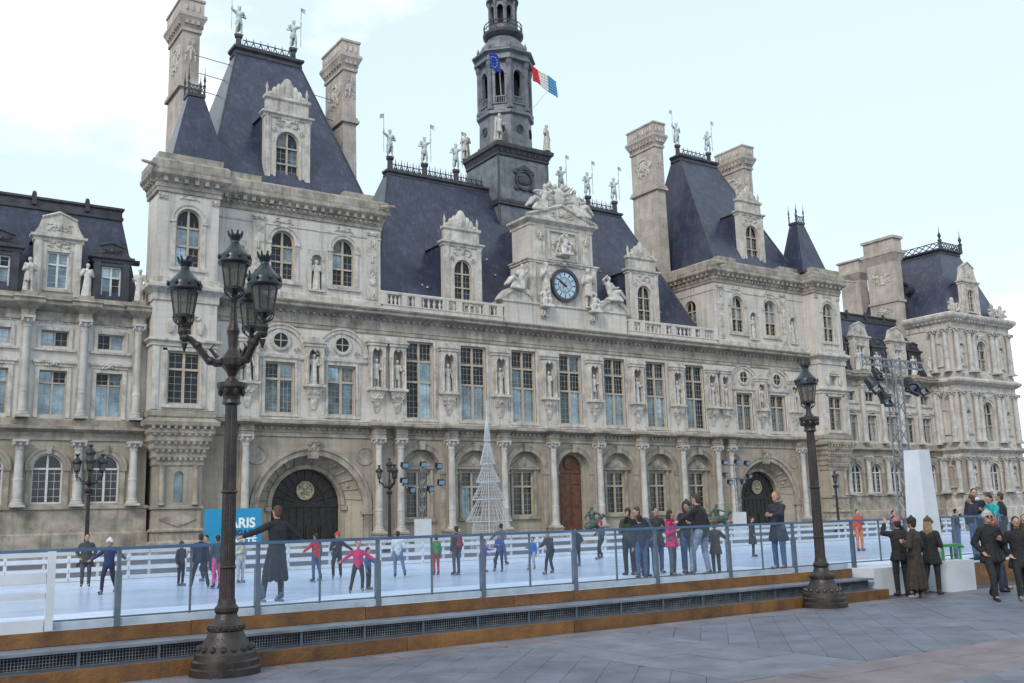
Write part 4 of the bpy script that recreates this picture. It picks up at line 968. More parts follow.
for k in range(8):
    a = -PI/2+k*PI/4; T = Matrix.Translation((0, tc_, 0)) @ Matrix.Rotation(a+PI/2, 4, 'Z') @ Matrix.Diagonal((KS, KS, 1, 1))
    q = MB(T); fw_ = 1.38*math.tan(PI/8); q.wall(-fw_, fw_, 47.8, 51.0, -1.38, [(0, .7, 48.6, 50.5, True)], .22); q.arc(0, 50.15, .35, .46, -1.45, -1.36, 10); q.build('lantern_arch', LEAD, o)
    aa = a+PI/8; q = MB(); q.lathe([(.2, 47.8), (.14, 48.1), (.13, 50.4), (.2, 50.7), (.2, 51.0)], 1.52*KS*math.cos(aa), tc_+1.52*KS*math.sin(aa), 6); q.build('lantern_column', LEAD, o)
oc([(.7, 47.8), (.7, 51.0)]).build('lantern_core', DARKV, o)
MB().lathe([(r*KS, z) for r, z in [(1.4, 50.95), (1.85, 51.1), (1.85, 51.35), (1.6, 51.5), (1.55, 52.0), (1.3, 52.7), (.9, 53.2), (.4, 53.5), (.35, 54.3), (.5, 54.5), (.1, 54.8), (.04, 57.5)]], 0, tc_, 20).build('tower_spire', LEAD, o)

# ---- wings ---------------------------------------------------------------------------
for s in S2:
    xs = [s*x for x in (36.45, 39.7, 42.95, 46.2, 49.4)] + ([s*52.7, s*56.0, s*59.3] if s < 0 else [])
    xe = s*(51.9 if s > 0 else 61); x0, x1 = sorted((s*34.0, xe))
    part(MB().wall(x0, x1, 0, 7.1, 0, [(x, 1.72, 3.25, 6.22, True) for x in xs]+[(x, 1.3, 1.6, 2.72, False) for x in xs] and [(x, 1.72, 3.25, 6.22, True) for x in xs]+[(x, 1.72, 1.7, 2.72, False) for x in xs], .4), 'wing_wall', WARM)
    part(MB().wall(x0, x1, 7.8, 14.5, 0, [(x, 1.56, 8.57, 11.3, False) for x in xs]+[(x, 1.56, 12.8, 13.78, False) for x in xs], .35), 'wing_wall', TRIM if False else STONE)
    g = MB(); t = MB()
    for x in xs:
        t.arc(x, 5.36, .86, 1.12, -.08, .03, 16).arc(x, 5.36, 1.12, 1.28, -.14, .03, 16)
        for q in S2: t.box(x+q*1.02-.16, x+q*1.02+.16, -.08, .03, 3.1, 5.2); t.box(x+q*1.05-.22, x+q*1.05+.22, -.14, .03, 5.2, 5.36)
        t.prism([(x-.12, 6.2), (x+.12, 6.2), (x+.2, 6.75), (x-.2, 6.75)], -.2, .02)
        for q in S2: g.box(x+q*.9-.12, x+q*.9+.12, -.09, .04, 8.4, 11.5); g.box(x+q*.9-.1, x+q*.9+.1, -.08, .04, 12.6, 14.0)
        g.box(x-.78, x+.78, -.09, .04, 11.3, 11.5).box(x-1.2, x+1.2, -.2, .04, 11.75, 11.9).box(x-1.1, x+1.1, -.1, .04, 11.55, 11.75)
        g.relief(x, 11.72, .9, .5, -.14, 52, 8, .12); g.box(x-1.2, x+1.2, -.16, .04, 12.5, 12.64)
        g.box(x-.78, x+.78, -.08, .04, 13.78, 13.98); g.relief(x, 14.35, 1.9, .35, -.02, 53, 8, .07)
        window(x, 1.72, 3.25, 6.22, .18, True, (.7,), fm=WFRAME, pm=PANED, bar=.12)
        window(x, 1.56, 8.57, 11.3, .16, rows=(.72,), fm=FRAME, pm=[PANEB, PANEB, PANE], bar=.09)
        window(x, 1.56, 12.8, 13.78, .16, rows=(), fm=FRAME, pm=[PANEB, PANE], bar=.09)
        window(x, 1.72, 1.7, 2.72, .2, rows=(), cols=3, fm=DOORD, pm=PANED, bar=.1)
    part(t, 'wing_arch_moulding', WTRIM)
    cxs = [(xs[i]+xs[i+1])/2 for i in range(len(xs)-1)]+[s*34.85]+([s*50.95] if s > 0 else [])
    cm1 = column_mesh(.26, 3.05, 7.02, .6); cm2 = column_mesh(.24, 8.36, 14.5, .7)
    for x in cxs:
        obj('column', cm1, COLM, HALL, (x, -.3, 0)); obj('column', cm2, COLM, HALL, (x, -.3, 0))
        g.box(x-.3, x+.3, -.12, .02, 8.36, 14.5); t2 = 0
    part(g, 'wing_window_surround', TRIM)
    cw = [(0, 14.3), (.1, 14.36), (.1, 14.6), (.06, 14.64), (.06, 14.9), (.2, 15.0), (.5, 15.2), (.6, 15.3), (.6, 15.48), (.7, 15.58), (.5, 15.7), (-.3, 15.8)]
    g = MB(); g.belt(x0, x1, 0, .5, cw)
    for x in cxs: g.belt(x-.32, x+.32, -.4, .2, [(p*.9, z_+.005) for p, z_ in cw]); g.box(x-.42, x+.42, -.5, .3, 15.7, 16.05)
    g.box(x0, x1, -.1, .6, 15.7, 16.0)
    part(g, 'wing_cornice', CORN)
    # mansard
    ends = (x0, x1)
    xi0, xi1 = sorted((s*34.6, xe))
    o = part(MB().frus((xi0, xi1, .5, 13), 15.7, (xi0+(.8 if s > 0 else 0), xi1-(.8 if s < 0 else 0), 3.6, 10), 22.6), 'wing_roof', SLATE)
    b = MB(); b.belt(xi0+(.8 if s > 0 else 0), xi1-(.8 if s < 0 else 0), 3.5, 10, [(.0, 22.3), (.1, 22.4), (.1, 22.6), (.02, 22.65), (.02, 23.0), (.14, 23.1), (.14, 23.25), (-.3, 23.3)])
    x = xi0+.6
    while x < xi1: b.box(x-.14, x+.14, 3.3, 3.6, 22.7, 23.4); b.ell((x, 3.45, 23.5), .14, .14, .14, 7, 5); x += 3.25
    b.build('ridge_parapet', LEADD, o)
    for i, x in enumerate(xs):
        if i % 2 == 1 or (s > 0 and i == 0 and False): dormer(x, .55, 15.75, 2.75, 19.6, 16.55, 18.9, 1.25, 1.5, 2.6, gable=True, arched=False, pm=PANEB)
        else: dormer(x, .75, 15.75, 2.2, 18.7, 16.3, 18.4, 1.2, .9, 2.4, stone=LEADD, arched=False, gable=True, pm=PANEB)
    for x in cxs: NICHES.append((x, 16.05, 'wing'))
part(MB().box(-35.6, -34.2, 3.0, 3.4, 19.3, 19.6), 'roof_bridge', LEADD)
# ---- right corner pavilion ---------------------------------------------------------------
a, e, yf, yb = 51.6, 63.2, -2.6, 13.0; c = 57.3
g = MB(); g.wall(a, e, 0, 7.7, yf, [(c, 1.9, 3.2, 6.3, True)]+[(x, 1.3*.62, 3.8, 6.0, True) for x in (53.35, 61.3)], .4)
for xx in (a, e): g.add([(xx, yf, 0), (xx, yb, 0), (xx, yb, 7.7), (xx, yf, 7.7)], [(0, 1, 2, 3)])
part(g, 'corner_pavilion_wall', WARM)
g = MB(); g.wall(a, e, 7.6, 22.6, yf, [(c, 1.9, 8.7, 13.2, True), (c, 1.9, 16.7, 20.2, True)]+[(x, 1.3*.62, zf, zf+hn, True) for x in (53.35, 61.3) for zf, hn in ((9.6, 2.6), (17.2, 2.5))], .4)
for xx in (a, e): g.add([(xx, yf, 7.6), (xx, yb, 7.6), (xx, yb, 23), (xx, yf, 23)], [(0, 1, 2, 3)])
part(g, 'corner_pavilion_wall', STONE)
window(c, 1.9, 3.2, 6.3, yf+.2, True, (.65,), fm=WFRAME, pm=PANED); window(c, 1.9, 8.7, 13.2, yf+.2, True, (.4, .7), pm=[PANE, PANEB]); window(c, 1.9, 16.7, 20.2, yf+.2, True, (.4, .7), pm=[PANE, PANEB])
g = MB()
g.belt(a, e, yf, yb, [(.2, -.3), (.2, 1.4), (.1, 1.5), (.1, 2.8), (.2, 2.9), (.02, 3.05)])
g.belt(a, e, yf, yb, [(0, 7.0), (.1, 7.05), (.1, 7.4), (.4, 7.6), (.6, 7.75), (.6, 7.95), (.1, 8.1), (.1, 8.5), (.02, 8.55)])
g.belt(a, e, yf, yb, [(0, 14.2), (.1, 14.3), (.1, 14.9), (.3, 15.0), (.65, 15.3), (.7, 15.5), (.5, 15.7), (.1, 15.9), (.1, 16.3), (.02, 16.4)])
g.belt(a, e, yf, yb, [(0, 21.3), (.1, 21.4), (.1, 22.0), (.3, 22.1), (.7, 22.5), (.8, 22.7), (.8, 22.95), (.4, 23.15), (-.4, 23.3)])
modillions(g, a, e, yf-.15, 22.45, .55, .24, .4, .26)
for k in range(8): g.box(a-.5, a-.1, yf+.2+k*.55, yf+.44+k*.55, 22.19, 22.45)
for zt, zb in ((6.3, 3.2), (13.2, 8.7), (20.2, 16.7)):
    g.arc(c, zt-.95, .95, 1.25, yf-.1, yf+.03, 16).arc(c, zt-.95, 1.25, 1.4, yf-.18, yf+.03, 16)
    for q in S2: g.box(c+q*1.15-.2, c+q*1.15+.2, yf-.1, yf+.03, zb-.2, zt-1.0)
    g.relief(c, zt+.55, 1.6, .6, yf-.1, 61, 9, .16)
part(g, 'corner_pavilion_moulding', TRIM)
for (zb, zt) in ((3.05, 7.0), (8.55, 14.2), (16.4, 21.3)):
    cmn = column_mesh(.3, zb, zt, .7)
    for x in (52.1, 54.6, 55.4, 59.2, 60.0, 62.6): obj('column', cmn, COLM, HALL, (x, yf-.3, 0))
    obj('column', cmn, COLM, HALL, (a-.3, yf+.6, 0)); obj('column', cmn, COLM, HALL, (a-.3, -.5, 0))
for zf, hn in ((9.6, 2.6), (17.2, 2.5), (3.8, 2.2)):
    for x in (53.35, 61.3): niche(x, zf, hn, 1.3, yf, False, True); NICHES.append((x, zf, 'corner'))
    T = Matrix.Translation((a, yf+1.6, zf)) @ Matrix.Rotation(R(-90), 4, 'Z')
    q = MB(T); q.arc(0, hn-.4, .4, .56, -.12, .02, 12); q.box(-.56, -.4, -.12, .02, 0, hn-.4); q.box(.4, .56, -.12, .02, 0, hn-.4); q.box(-.6, .6, -.2, .02, -.14, 0); part(q, 'niche', TRIM)
o = part(MB().frus((a+.3, e-.3, yf+.3, yb), 23.0, (56.6, 60.4, .7, 8.0), 31.6), 'corner_roof', SLATE)
b = MB(); b.belt(56.6, 60.4, .7, 8, [(0, 31.2), (.15, 31.4), (.1, 31.6), (.35, 31.8), (.35, 32.0), (-.4, 32.05)]); b.box(56.6, 60.4, .7, 8, 31.6, 31.95)
b.build('roof_platform', LEADD, o)
b = MB()
for p, q in (((56.4, .5), (60.6, .5)), ((56.4, .5), (56.4, 8)), ((60.6, .5), (60.6, 8))):
    n = 8
    for k in range(n):
        u0 = (p[0]+(q[0]-p[0])*k/n, p[1]+(q[1]-p[1])*k/n); u1 = (p[0]+(q[0]-p[0])*(k+1)/n, p[1]+(q[1]-p[1])*(k+1)/n)
        b.tube([(*u0, 32.05), (*u1, 32.7)], .06, 5).tube([(*u1, 32.05), (*u0, 32.7)], .06, 5)
    b.tube([(*p, 32.72), (*q, 32.72)], .06, 5)
b.build('roof_railing', LEADD, o)
for x in (56.4, 60.6): MB().lathe([(.2, 32.0), (.2, 32.8), (.28, 32.9), (.1, 33.1), (.22, 33.5), (.05, 33.9), (.02, 34.6)], x, .5, 8).build('roof_finial', LEADD, o)
dormer(57.2, yf+.5, 23.1, 3.2, 27.0, 23.8, 26.4, 1.2, 2.3, 4, gable=True)
g = MB()
for x in (52.6, 54.4, 60.6, 62.4):
    g = MB(); g.ell((x, yf+.1, 23.8), .8, .25, .7, 8, 6); g.relief(x, 23.9, 1.8, 1.2, yf-.02, int(x), 9, .2); g.ell((x, yf+.1, 24.6), .3, .2, .35, 7, 5); part(g, 'roof_acroterion', TRIM)

g = MB(Matrix.Translation((a+1.55, 3.4, 0)) @ Matrix.Rotation(R(-90), 4, 'Z'))
g.arc(0, 27.2, .5, .75, -.45, .6, 16, 0, 2*PI).disc(0, 27.2, .5, -.2, .6, 16); part(g, 'round_dormer', LEADD)
b = MB(); l, r, y0, y1 = 50.6, 51.9, 2.9, 6.7
b.box(l, r, y0, y1, 15, 30.2); b.box(l-.15, r+.15, y0-.15, y1+.15, 25.4, 25.7)
b.frus((l, r, y0, y1), 30.2, (l-.4, r+.4, y0-.4, y1+.4), 31.2); b.box(l-.45, r+.45, y0-.45, y1+.45, 31.2, 31.6); b.box(l-.15, r+.15, y0-.15, y1+.15, 31.6, 33.0); b.box(l-.35, r+.35, y0-.35, y1+.35, 33.0, 33.3)
ch = part(b, 'chimney', CHIM)
q = MB(Matrix.Translation((l, 4.8, 0)) @ Matrix.Rotation(R(-90), 4, 'Z')); q.relief(0, 28.2, 2.4, 2.0, -.02, 71, 14, .15); q.build('carved_panel', TRIM, ch); q = MB(q.T); q.relief(0, 24.5, 2.2, .8, -.02, 72, 10, .1); q.build('carved_panel', TRIM, ch)
b = MB(); b.box(52.5, 54, 9.2, 12, 15, 29.6); b.frus((52.5, 54, 9.2, 12), 29.6, (52.1, 54.4, 8.8, 12.4), 30.4); b.box(52.1, 54.4, 8.8, 12.4, 30.4, 30.7); b.box(52.4, 54.1, 9.1, 12.1, 30.7, 32.0); b.box(52.2, 54.3, 8.9, 12.3, 32.0, 32.2)
part(b, 'chimney', CHIM)
# interior floor slabs / backs so the block is closed
part(MB().box(-30, 30, 1.6, 14, 0, 15), 'core', DARKV)
for s in S2: part(MB().box(*sorted((s*34.1, s*(51.8 if s > 0 else 61))), .9, 12.5, 0, 15.5), 'core', DARKV)

# ------------------------------------------------------------------ statues
def robe_figure(v):
    r_ = random.Random(v); H = 2.2; c = []
    sway = r_.uniform(-.06, .06)
    hip = Vector((sway, 0, 1.12)); ch = Vector((sway*.3, 0, 1.62)); nk = Vector((0, 0, 1.86)); hd = Vector((r_.uniform(-.04, .04), -.04, 2.06))
    c.append((hip, ch, .2, .23)); c.append((ch, nk, .2, .09)); c.append((nk, hd, .08, .09)); c.append((tuple(hd), .115, .13, .155))
    c.append((tuple(hd+Vector((0, .03, .06))), .135, .14, .12))
    c.append((tuple(hd+Vector((0, -.12, -.02))), .03, .04, .04))
    long_ = v % 3 != 1
    if long_:
        for k in range(9):
            a = 2*PI*k/9+r_.uniform(-.2, .2); rr = .27 if k % 2 else .2
            c.append((hip+Vector((.13*math.cos(a), .1*math.sin(a), .05)), Vector((sway*.2+rr*math.cos(a), .85*rr*math.sin(a), .06)), .1, .085))
    else:
        for s in S2:
            kn = Vector((s*.13, -.06*s, .6)); an = Vector((s*.15, .03, .1))
            c.append((hip+Vector((s*.1, 0, 0)), kn, .14, .1)); c.append((kn, an, .1, .065)); c.append((an, an+Vector((s*.03, -.18, -.05)), .06, .05))
        for k in range(7):
            a = 2*PI*k/7; c.append((hip+Vector((.15*math.cos(a), .12*math.sin(a), 0)), hip+Vector((.24*math.cos(a), .2*math.sin(a), -.42)), .09, .07))
        for k in range(4): c.append((ch+Vector((-.18+k*.12, .14, .15)), Vector((-.3+k*.2, .22, .12)), .07, .08))
    for s in S2:
        sh = ch+Vector((s*.25, 0, .14)); mode = (v+(s > 0)*2) % 4
        el = sh+Vector((s*.12, .03, -.36))
        wr = [el+Vector((-s*.2, -.2, .12)), el+Vector((s*.04, -.1, -.3)), el+Vector((-s*.16, -.22, .3)), el+Vector((s*.06, -.25, .05))][mode]
        c += [(ch, sh, .17, .12), (sh, el, .11, .09), (el, wr, .09, .06), (wr, wr+(wr-el).normalized()*.12, .055, .045)]
        if mode == 1: c.append((wr+Vector((0, -.02, .1)), Vector((wr.x, wr.y, .05)), .03, .03))
        if mode == 0: c.append((tuple(wr+Vector((0, -.05, 0))), .13, .05, .17))
    c.append(((0, 0, .03), .36, .3, .06))
    return blob(c, .034, 2)
RF = [robe_figure(v) for v in range(6)]
def knight_mesh(m=1):
    c = []
    hip = Vector((0, 0, 1.1)); ch = Vector((0, 0, 1.55)); nk = Vector((0, 0, 1.78)); hd = Vector((0, -.03, 1.97))
    c += [(hip, ch, .17, .22), (ch, nk, .19, .08), (nk, hd, .075, .09), (tuple(hd), .12, .14, .16), (tuple(hd+Vector((0, .02, .12))), .14, .17, .08)]
    for s in S2:
        kn = Vector((s*.16, -.1 if s == m else .02, .6)); an = Vector((s*.2, 0, .1))
        c += [(hip+Vector((s*.1, 0, 0)), kn, .13, .095), (kn, an, .095, .06), (an, an+Vector((s*.03, -.17, -.05)), .06, .05)]
    for k in range(7):
        a = 2*PI*k/7; c.append((hip+Vector((.14*math.cos(a), .1*math.sin(a), .05)), hip+Vector((.22*math.cos(a), .17*math.sin(a), -.3)), .08, .06))
    sh = ch+Vector((m*.25, 0, .14)); el = sh+Vector((m*.26, 0, .12)); wr = el+Vector((m*.02, -.05, .3))
    c += [(ch, sh, .16, .13), (sh, el, .11, .085), (el, wr, .085, .06), (wr, wr+Vector((0, 0, .08)), .06, .05)]
    sh = ch+Vector((-m*.25, 0, .14)); el = sh+Vector((-m*.2, .05, -.28)); wr = el+Vector((m*.16, -.14, -.06))
    c += [(ch, sh, .16, .13), (sh, el, .11, .085), (el, wr, .085, .06), (wr, wr+Vector((m*.06, -.05, 0)), .06, .05)]
    c.append((ch+Vector((0, .15, .15)), Vector((0, .25, .5)), .1, .16)); c.append(((0, 0, .03), .34, .3, .06))
    return blob(c, .034, 2)
KM = {1: knight_mesh(1), -1: knight_mesh(-1)}
ORD = ['first', 'second', 'third', 'fourth', 'fifth', 'sixth', 'seventh']
def knight(x, y, z, m, label):
    t = thing('knight_statue', label, 'statue', (x, y, z+DZ), 0, 'bronze knights on the roof ridges')
    obj('figure', KM[m], BRONZE, t); t.scale = (1.18, 1.18, 1.18)
    MB().tube([(m*.53, -.06, .3), (m*.53, -.06, 3.3)], .028, 5).build('lance', BRONZE, t)
    MB().prism([(m*.53, 2.95), (m*.53+.04, 2.95), (m*.53+m*.34, 2.86), (m*.53+m*.3, 3.2), (m*.53, 3.25)] if m > 0 else [(m*.53, 3.25), (m*.53-.3, 3.2), (m*.53-.34, 2.86), (m*.53-.04, 2.95), (m*.53, 2.95)], -.075, -.045).build('pennant', BRONZE, t)
for i, x in enumerate(sorted(KN)):
    pos = ['leftmost pale bronze knight with lance on the central roof ridge', 'pale bronze knight second from left on the central roof ridge', 'pale bronze knight on the ridge just left of the bell tower',
           'pale bronze knight on the ridge just right of the bell tower', 'pale bronze knight second from right on the central roof ridge', 'rightmost pale bronze knight with lance on the central roof ridge'][i]
    knight(x, 8.1, 32.8, -1 if x < -11 else 1, pos)
for s, n_ in ((-1, 'left'), (1, 'right')):
    for q, e_ in ((-1, 'left'), (1, 'right')): knight(s*23.9+q*2.3, 7.9, 40.5, q, 'pale bronze knight with lance at the %s end of the %s pavilion roof' % (e_, n_))
bay_lab = {2.38: ('fourth', 'fifth'), 7.14: ('fifth', 'sixth'), 11.9: ('sixth', 'seventh'), -2.38: ('third', 'fourth'), -7.14: ('second', 'third'), -11.9: ('first', 'second')}
for i, nn in enumerate(NICHES):
    x, z = nn[0], nn[1]; kind = nn[2] if len(nn) > 2 else ''
    side = 'left' if x < 0 else 'right'
    y = -.12; ax = round(abs(x), 2)
    if kind == 'wing':
        if x < -58: continue
        k = round((abs(x)-34.85)/3.25)
        if k > 6: continue
        y = -.1; lab = 'robed stone statue on the %s wing cornice, %s from the tall pavilion' % (side, ORD[min(k, 6)]); grp = 'statues along the wing cornices'
    elif kind == 'corner':
        fl = {9.6: 'first floor', 17.2: 'top storey', 3.8: 'ground floor'}[z]
        y = -2.5; lab = 'stone statue in the %s niche at the %s of the far right corner pavilion' % (fl, 'left' if x < 57 else 'right'); grp = 'statues on the corner pavilion'
    elif z > 17:
        y = .08; lab = 'stone statue in the %s pavilion top storey niche, %s' % (side, 'between its arched windows' if ax < 25 else 'next to the corner turret'); grp = 'niche statues on the pavilions'
    elif round(x, 2) in bay_lab:
        lab = 'stone statue in the niche between the %s and %s tall central windows' % bay_lab[round(x, 2)]; grp = 'niche statues on the first floor'
    elif ax < 17:
        lab = 'stone statue in the paired niche beside the %s tall central window' % ('first' if x < 0 else 'seventh'); grp = 'niche statues on the first floor'
    elif ax < 20:
        lab = 'stone statue in the outer paired niche at the edge of the %s pavilion' % side; grp = 'niche statues on the first floor'
    elif ax < 25:
        lab = 'stone statue between the two round windows of the %s pavilion' % side; grp = 'niche statues on the first floor'
    else:
        lab = 'stone statue in the first floor niche beside the %s corner turret' % side; grp = 'niche statues on the first floor'
    o = obj('statue', RF[(i*5+int(abs(x))) % 6], CARV, None, (x, y, z+DZ)); o.rotation_euler = (0, 0, random.uniform(-.3, .3))
    tag(o, lab, 'statue', grp)
    k = .98 if z < 17 else (1.0 if kind != 'wing' else 1.03); o.scale = (k, k*.8 if kind != 'wing' else k, k)
# seated and reclining figures round the clock
def seated(m, recl):
    c = []; hip = Vector((0, 0, .55)); ch = Vector((m*.1 if not recl else -m*.25, -.05, 1.1)); hd = ch+Vector((m*.03, -.06, .45))
    c += [(hip, ch, .24, .24), (ch, hd, .15, .1), (tuple(hd), .14, .16, .18)]
    for s in S2:
        if recl: kn = hip+Vector((m*.6, -.15*s-.1, .18)); an = kn+Vector((m*.42, 0, -.45))
        else: kn = hip+Vector((s*.2, -.45, .1)); an = kn+Vector((s*.06, .05, -.6))
        c += [(hip, kn, .19, .15), (kn, an, .14, .09)]
        sh = ch+Vector((s*.28, 0, .12)); el = sh+Vector((s*.2, -.1, -.28 if s == m else .2)); wr = el+Vector((m*.25, -.15, .05 if s == m else .3))
        c += [(ch, sh, .18, .13), (sh, el, .12, .09), (el, wr, .09, .06)]
    for k in range(6): c.append((hip+Vector((-.3+k*.12, -.1, .1)), Vector((-.45+k*.18+(m*.3 if recl else 0), -.45 if not recl else -.3, .08)), .12, .11))
    c.append(((0, 0, .15), .5, .4, .2))
    return blob(c, .045, 2)
def art(name, me, m, loc, label, grp=None, rz=0.0, sc=1.0):
    o = obj(name, me, m, None, (loc[0], loc[1], loc[2]+DZ), rz); o.scale = (sc, sc, sc); return tag(o, label, 'statue', grp)
for s, sd_ in ((-1, 'left'), (1, 'right')):
    art('statue', RF[2 if s < 0 else 4], CARV, (s*2.3, -.1, 19.2), 'standing stone figure at the %s of the clock' % sd_, 'figures around the clock', -s*.3, 1.6)
    art('seated_statue', seated(s, False), CARV, (s*2.55, -.35, 18.75), 'seated stone figure on the bracket at the lower %s of the clock' % sd_, 'figures around the clock', 0, 1.05)
    art('reclining_statue', seated(s, True), CARV, (s*4.9, .1, 20.1), 'reclining stone figure on the curved pediment %s of the clock' % sd_, 'figures around the clock', 0, 1.3)
    art('reclining_statue', seated(s, True), CARV, (s*1.9, .7, 27.4), 'stone figure on the %s slope of the clock gable' % sd_, 'figures crowning the clock gable', 0, 1.5)
    art('statue', RF[1], CARV, (s*.85, .9, 27.9), 'upright stone figure at the peak of the clock gable, %s of its shield' % sd_, 'figures crowning the clock gable', 0, 1.15)
art('seated_statue', seated(1, False), CARV, (0, .15, 23.6), 'stone figure seated in the panel above the clock', 'figures around the clock', 0, 1.15)
b = MB(); b.relief(0, -.2, 4.6, 2.0, 0, 80, 34, .4); b.relief(0, .7, 2.2, 1.6, 0, 81, 20, .35); b.ell((0, -.1, .2), .6, .35, .9, 10, 7)
tag(b.build('carved_shield', CARV, None, False, (0, .75, 28.8+DZ)), 'carved stone shield and foliage on the peak of the clock gable', 'sculpture')
for i, (x, y, rz_, lb) in enumerate(((-2.55, -2.75, .2, 'pale figure at the front left corner of the bell tower'), (2.75, -2.8, .5, 'pale figure at the front right corner of the bell tower'), (-2.8, 2.8, -.6, 'pale figure at the rear left corner of the bell tower'))):
    art('tower_statue', RF[(1, 3, 4)[i]], mat('pale_bronze_%d' % i, (.55, .58, .56), .6, .3, 3), (x, tc_+y, 35.55), lb, 'figures on the bell tower', rz_, 1.2)
# ------------------------------------------------------------------ flags
def flag(label, base, tip, u, v, cols, stars=False):
    t = thing('flag', label, 'flag', (base[0], base[1], base[2]+DZ))
    base = Vector(base); tip = Vector(tip)-base
    MB().tube([(0, 0, 0), tip], .035, 6).build('pole', WHITE, t)
    MB().ell(tuple(tip), .07, .07, .07, 7, 5).build('finial', GOLD if False else WHITE, t)
    u = Vector(u); v = Vector(v); n = u.cross(v).normalized(); N_ = 18
    def pt(a, c, off): return tip+u*a+v*c+n*(off+.16*math.sin(a*7+c*2)*(.3+a))+Vector((0, 0, -.25*a*a))
    k = len(cols)
    for i, m in enumerate(cols):
        b = MB()
        for j in range(N_//k):
            a0 = (i+j/(N_//k))/k; a1 = (i+(j+1)/(N_//k))/k
            for c0 in range(6):
                P4 = [pt(a0, c0/6, 0), pt(a1, c0/6, 0), pt(a1, (c0+1)/6, 0), pt(a0, (c0+1)/6, 0)]
                Q4 = [p+n*.012 for p in P4]
                b.add([tuple(p) for p in P4+Q4], [(0, 1, 2, 3), (7, 6, 5, 4), (0, 4, 5, 1), (1, 5, 6, 2), (2, 6, 7, 3), (3, 7, 4, 0)])
        b.build('flag_cloth', m, t, True)
    if stars:
        for q in range(12):
            a = q*PI/6; p = pt(.45+.2*math.cos(a), .5+.3*math.sin(a), .006)
            MB().ell(tuple(p), .06, .06, .06, 5, 4).build('star', mat('gold_star', (.75, .55, .05), .5, .05) if q == 0 else bpy.data.materials['gold_star'], t)
CB, CW, CR, CE = mat('flag_blue', (.10, .32, .55), .7, .05), mat('flag_white', (.78, .77, .74), .7, .05), mat('flag_red', (.62, .02, .03), .7, .05), mat('flag_euro_blue', (.01, .05, .38), .7, .05)
flag('blue white and red tricolour flag on a slanting pole right of the bell tower', (1.6, 6.3, 39.8), (3.7, 5.4, 42.6), (-3.0, -.1, 1.25), (.35, .25, -1.5), [CB, CW, CR])
flag('blue flag with a ring of gold stars on the bell tower', (-2.0, 6.3, 40.2), (-3.0, 5.1, 43.4), (-1.75, -.75, .0), (.3, .15, -1.6), [CE, CE], True)

# ------------------------------------------------------------------ street lamps
def lantern_meshes(k=1.0):
    fr = MB(); gl = MB(); cp = MB(); cw_ = MB()
    gl.lathe([(.135*k, .0), (.19*k, .36*k)], n=8)
    for i in range(8):
        a = 2*PI*i/8; fr.tube([(.137*k*math.cos(a), .137*k*math.sin(a), 0), (.193*k*math.cos(a), .193*k*math.sin(a), .36*k)], .009*k, 5)
    fr.lathe([(.05*k, -.16*k), (.03*k, -.1*k), (.07*k, -.06*k), (.15*k, -.03*k), (.155*k, .01*k), (.135*k, .012*k)], n=12)
    for i in range(6):
        a = 2*PI*i/6; fr.tube([(.05*k*math.cos(a), .05*k*math.sin(a), -.15*k), (.13*k*math.cos(a), .13*k*math.sin(a), -.09*k), (.15*k*math.cos(a), .15*k*math.sin(a), -.02*k)], .012*k, 5)
    cp.lathe([(.19*k, .35*k), (.235*k, .36*k), (.245*k, .4*k), (.225*k, .44*k), (.235*k, .47*k), (.2*k, .52*k), (.13*k, .6*k), (.085*k, .66*k), (.07*k, .69*k)], n=16)
    for i in range(8):
        a = 2*PI*i/8; cp.ell((.24*k*math.cos(a), .24*k*math.sin(a), .46*k), .022*k, .022*k, .045*k, 6, 4)
    cw_.lathe([(.07*k, .68*k), (.06*k, .72*k), (.075*k, .75*k), (.1*k, .79*k), (.1*k, .81*k), (.06*k, .81*k)], n=12)
    for i in range(8):
        a = 2*PI*i/8; cw_.tube([(.09*k*math.cos(a), .09*k*math.sin(a), .8*k), (.115*k*math.cos(a), .115*k*math.sin(a), .87*k)], [.022*k, .012*k], 5)
    return fr.mesh('lantern'), gl.mesh('glass'), cp.mesh('cap', True), cw_.mesh('crown')
LM = lantern_meshes(.95)
def lantern(parent, loc):
    o = obj('lantern', LM[0], IRON, parent, loc); obj('glass', LM[1], LGLASS, o); obj('cap', LM[2], IRONT, o); obj('crown', LM[3], IRONT, o)
    return o
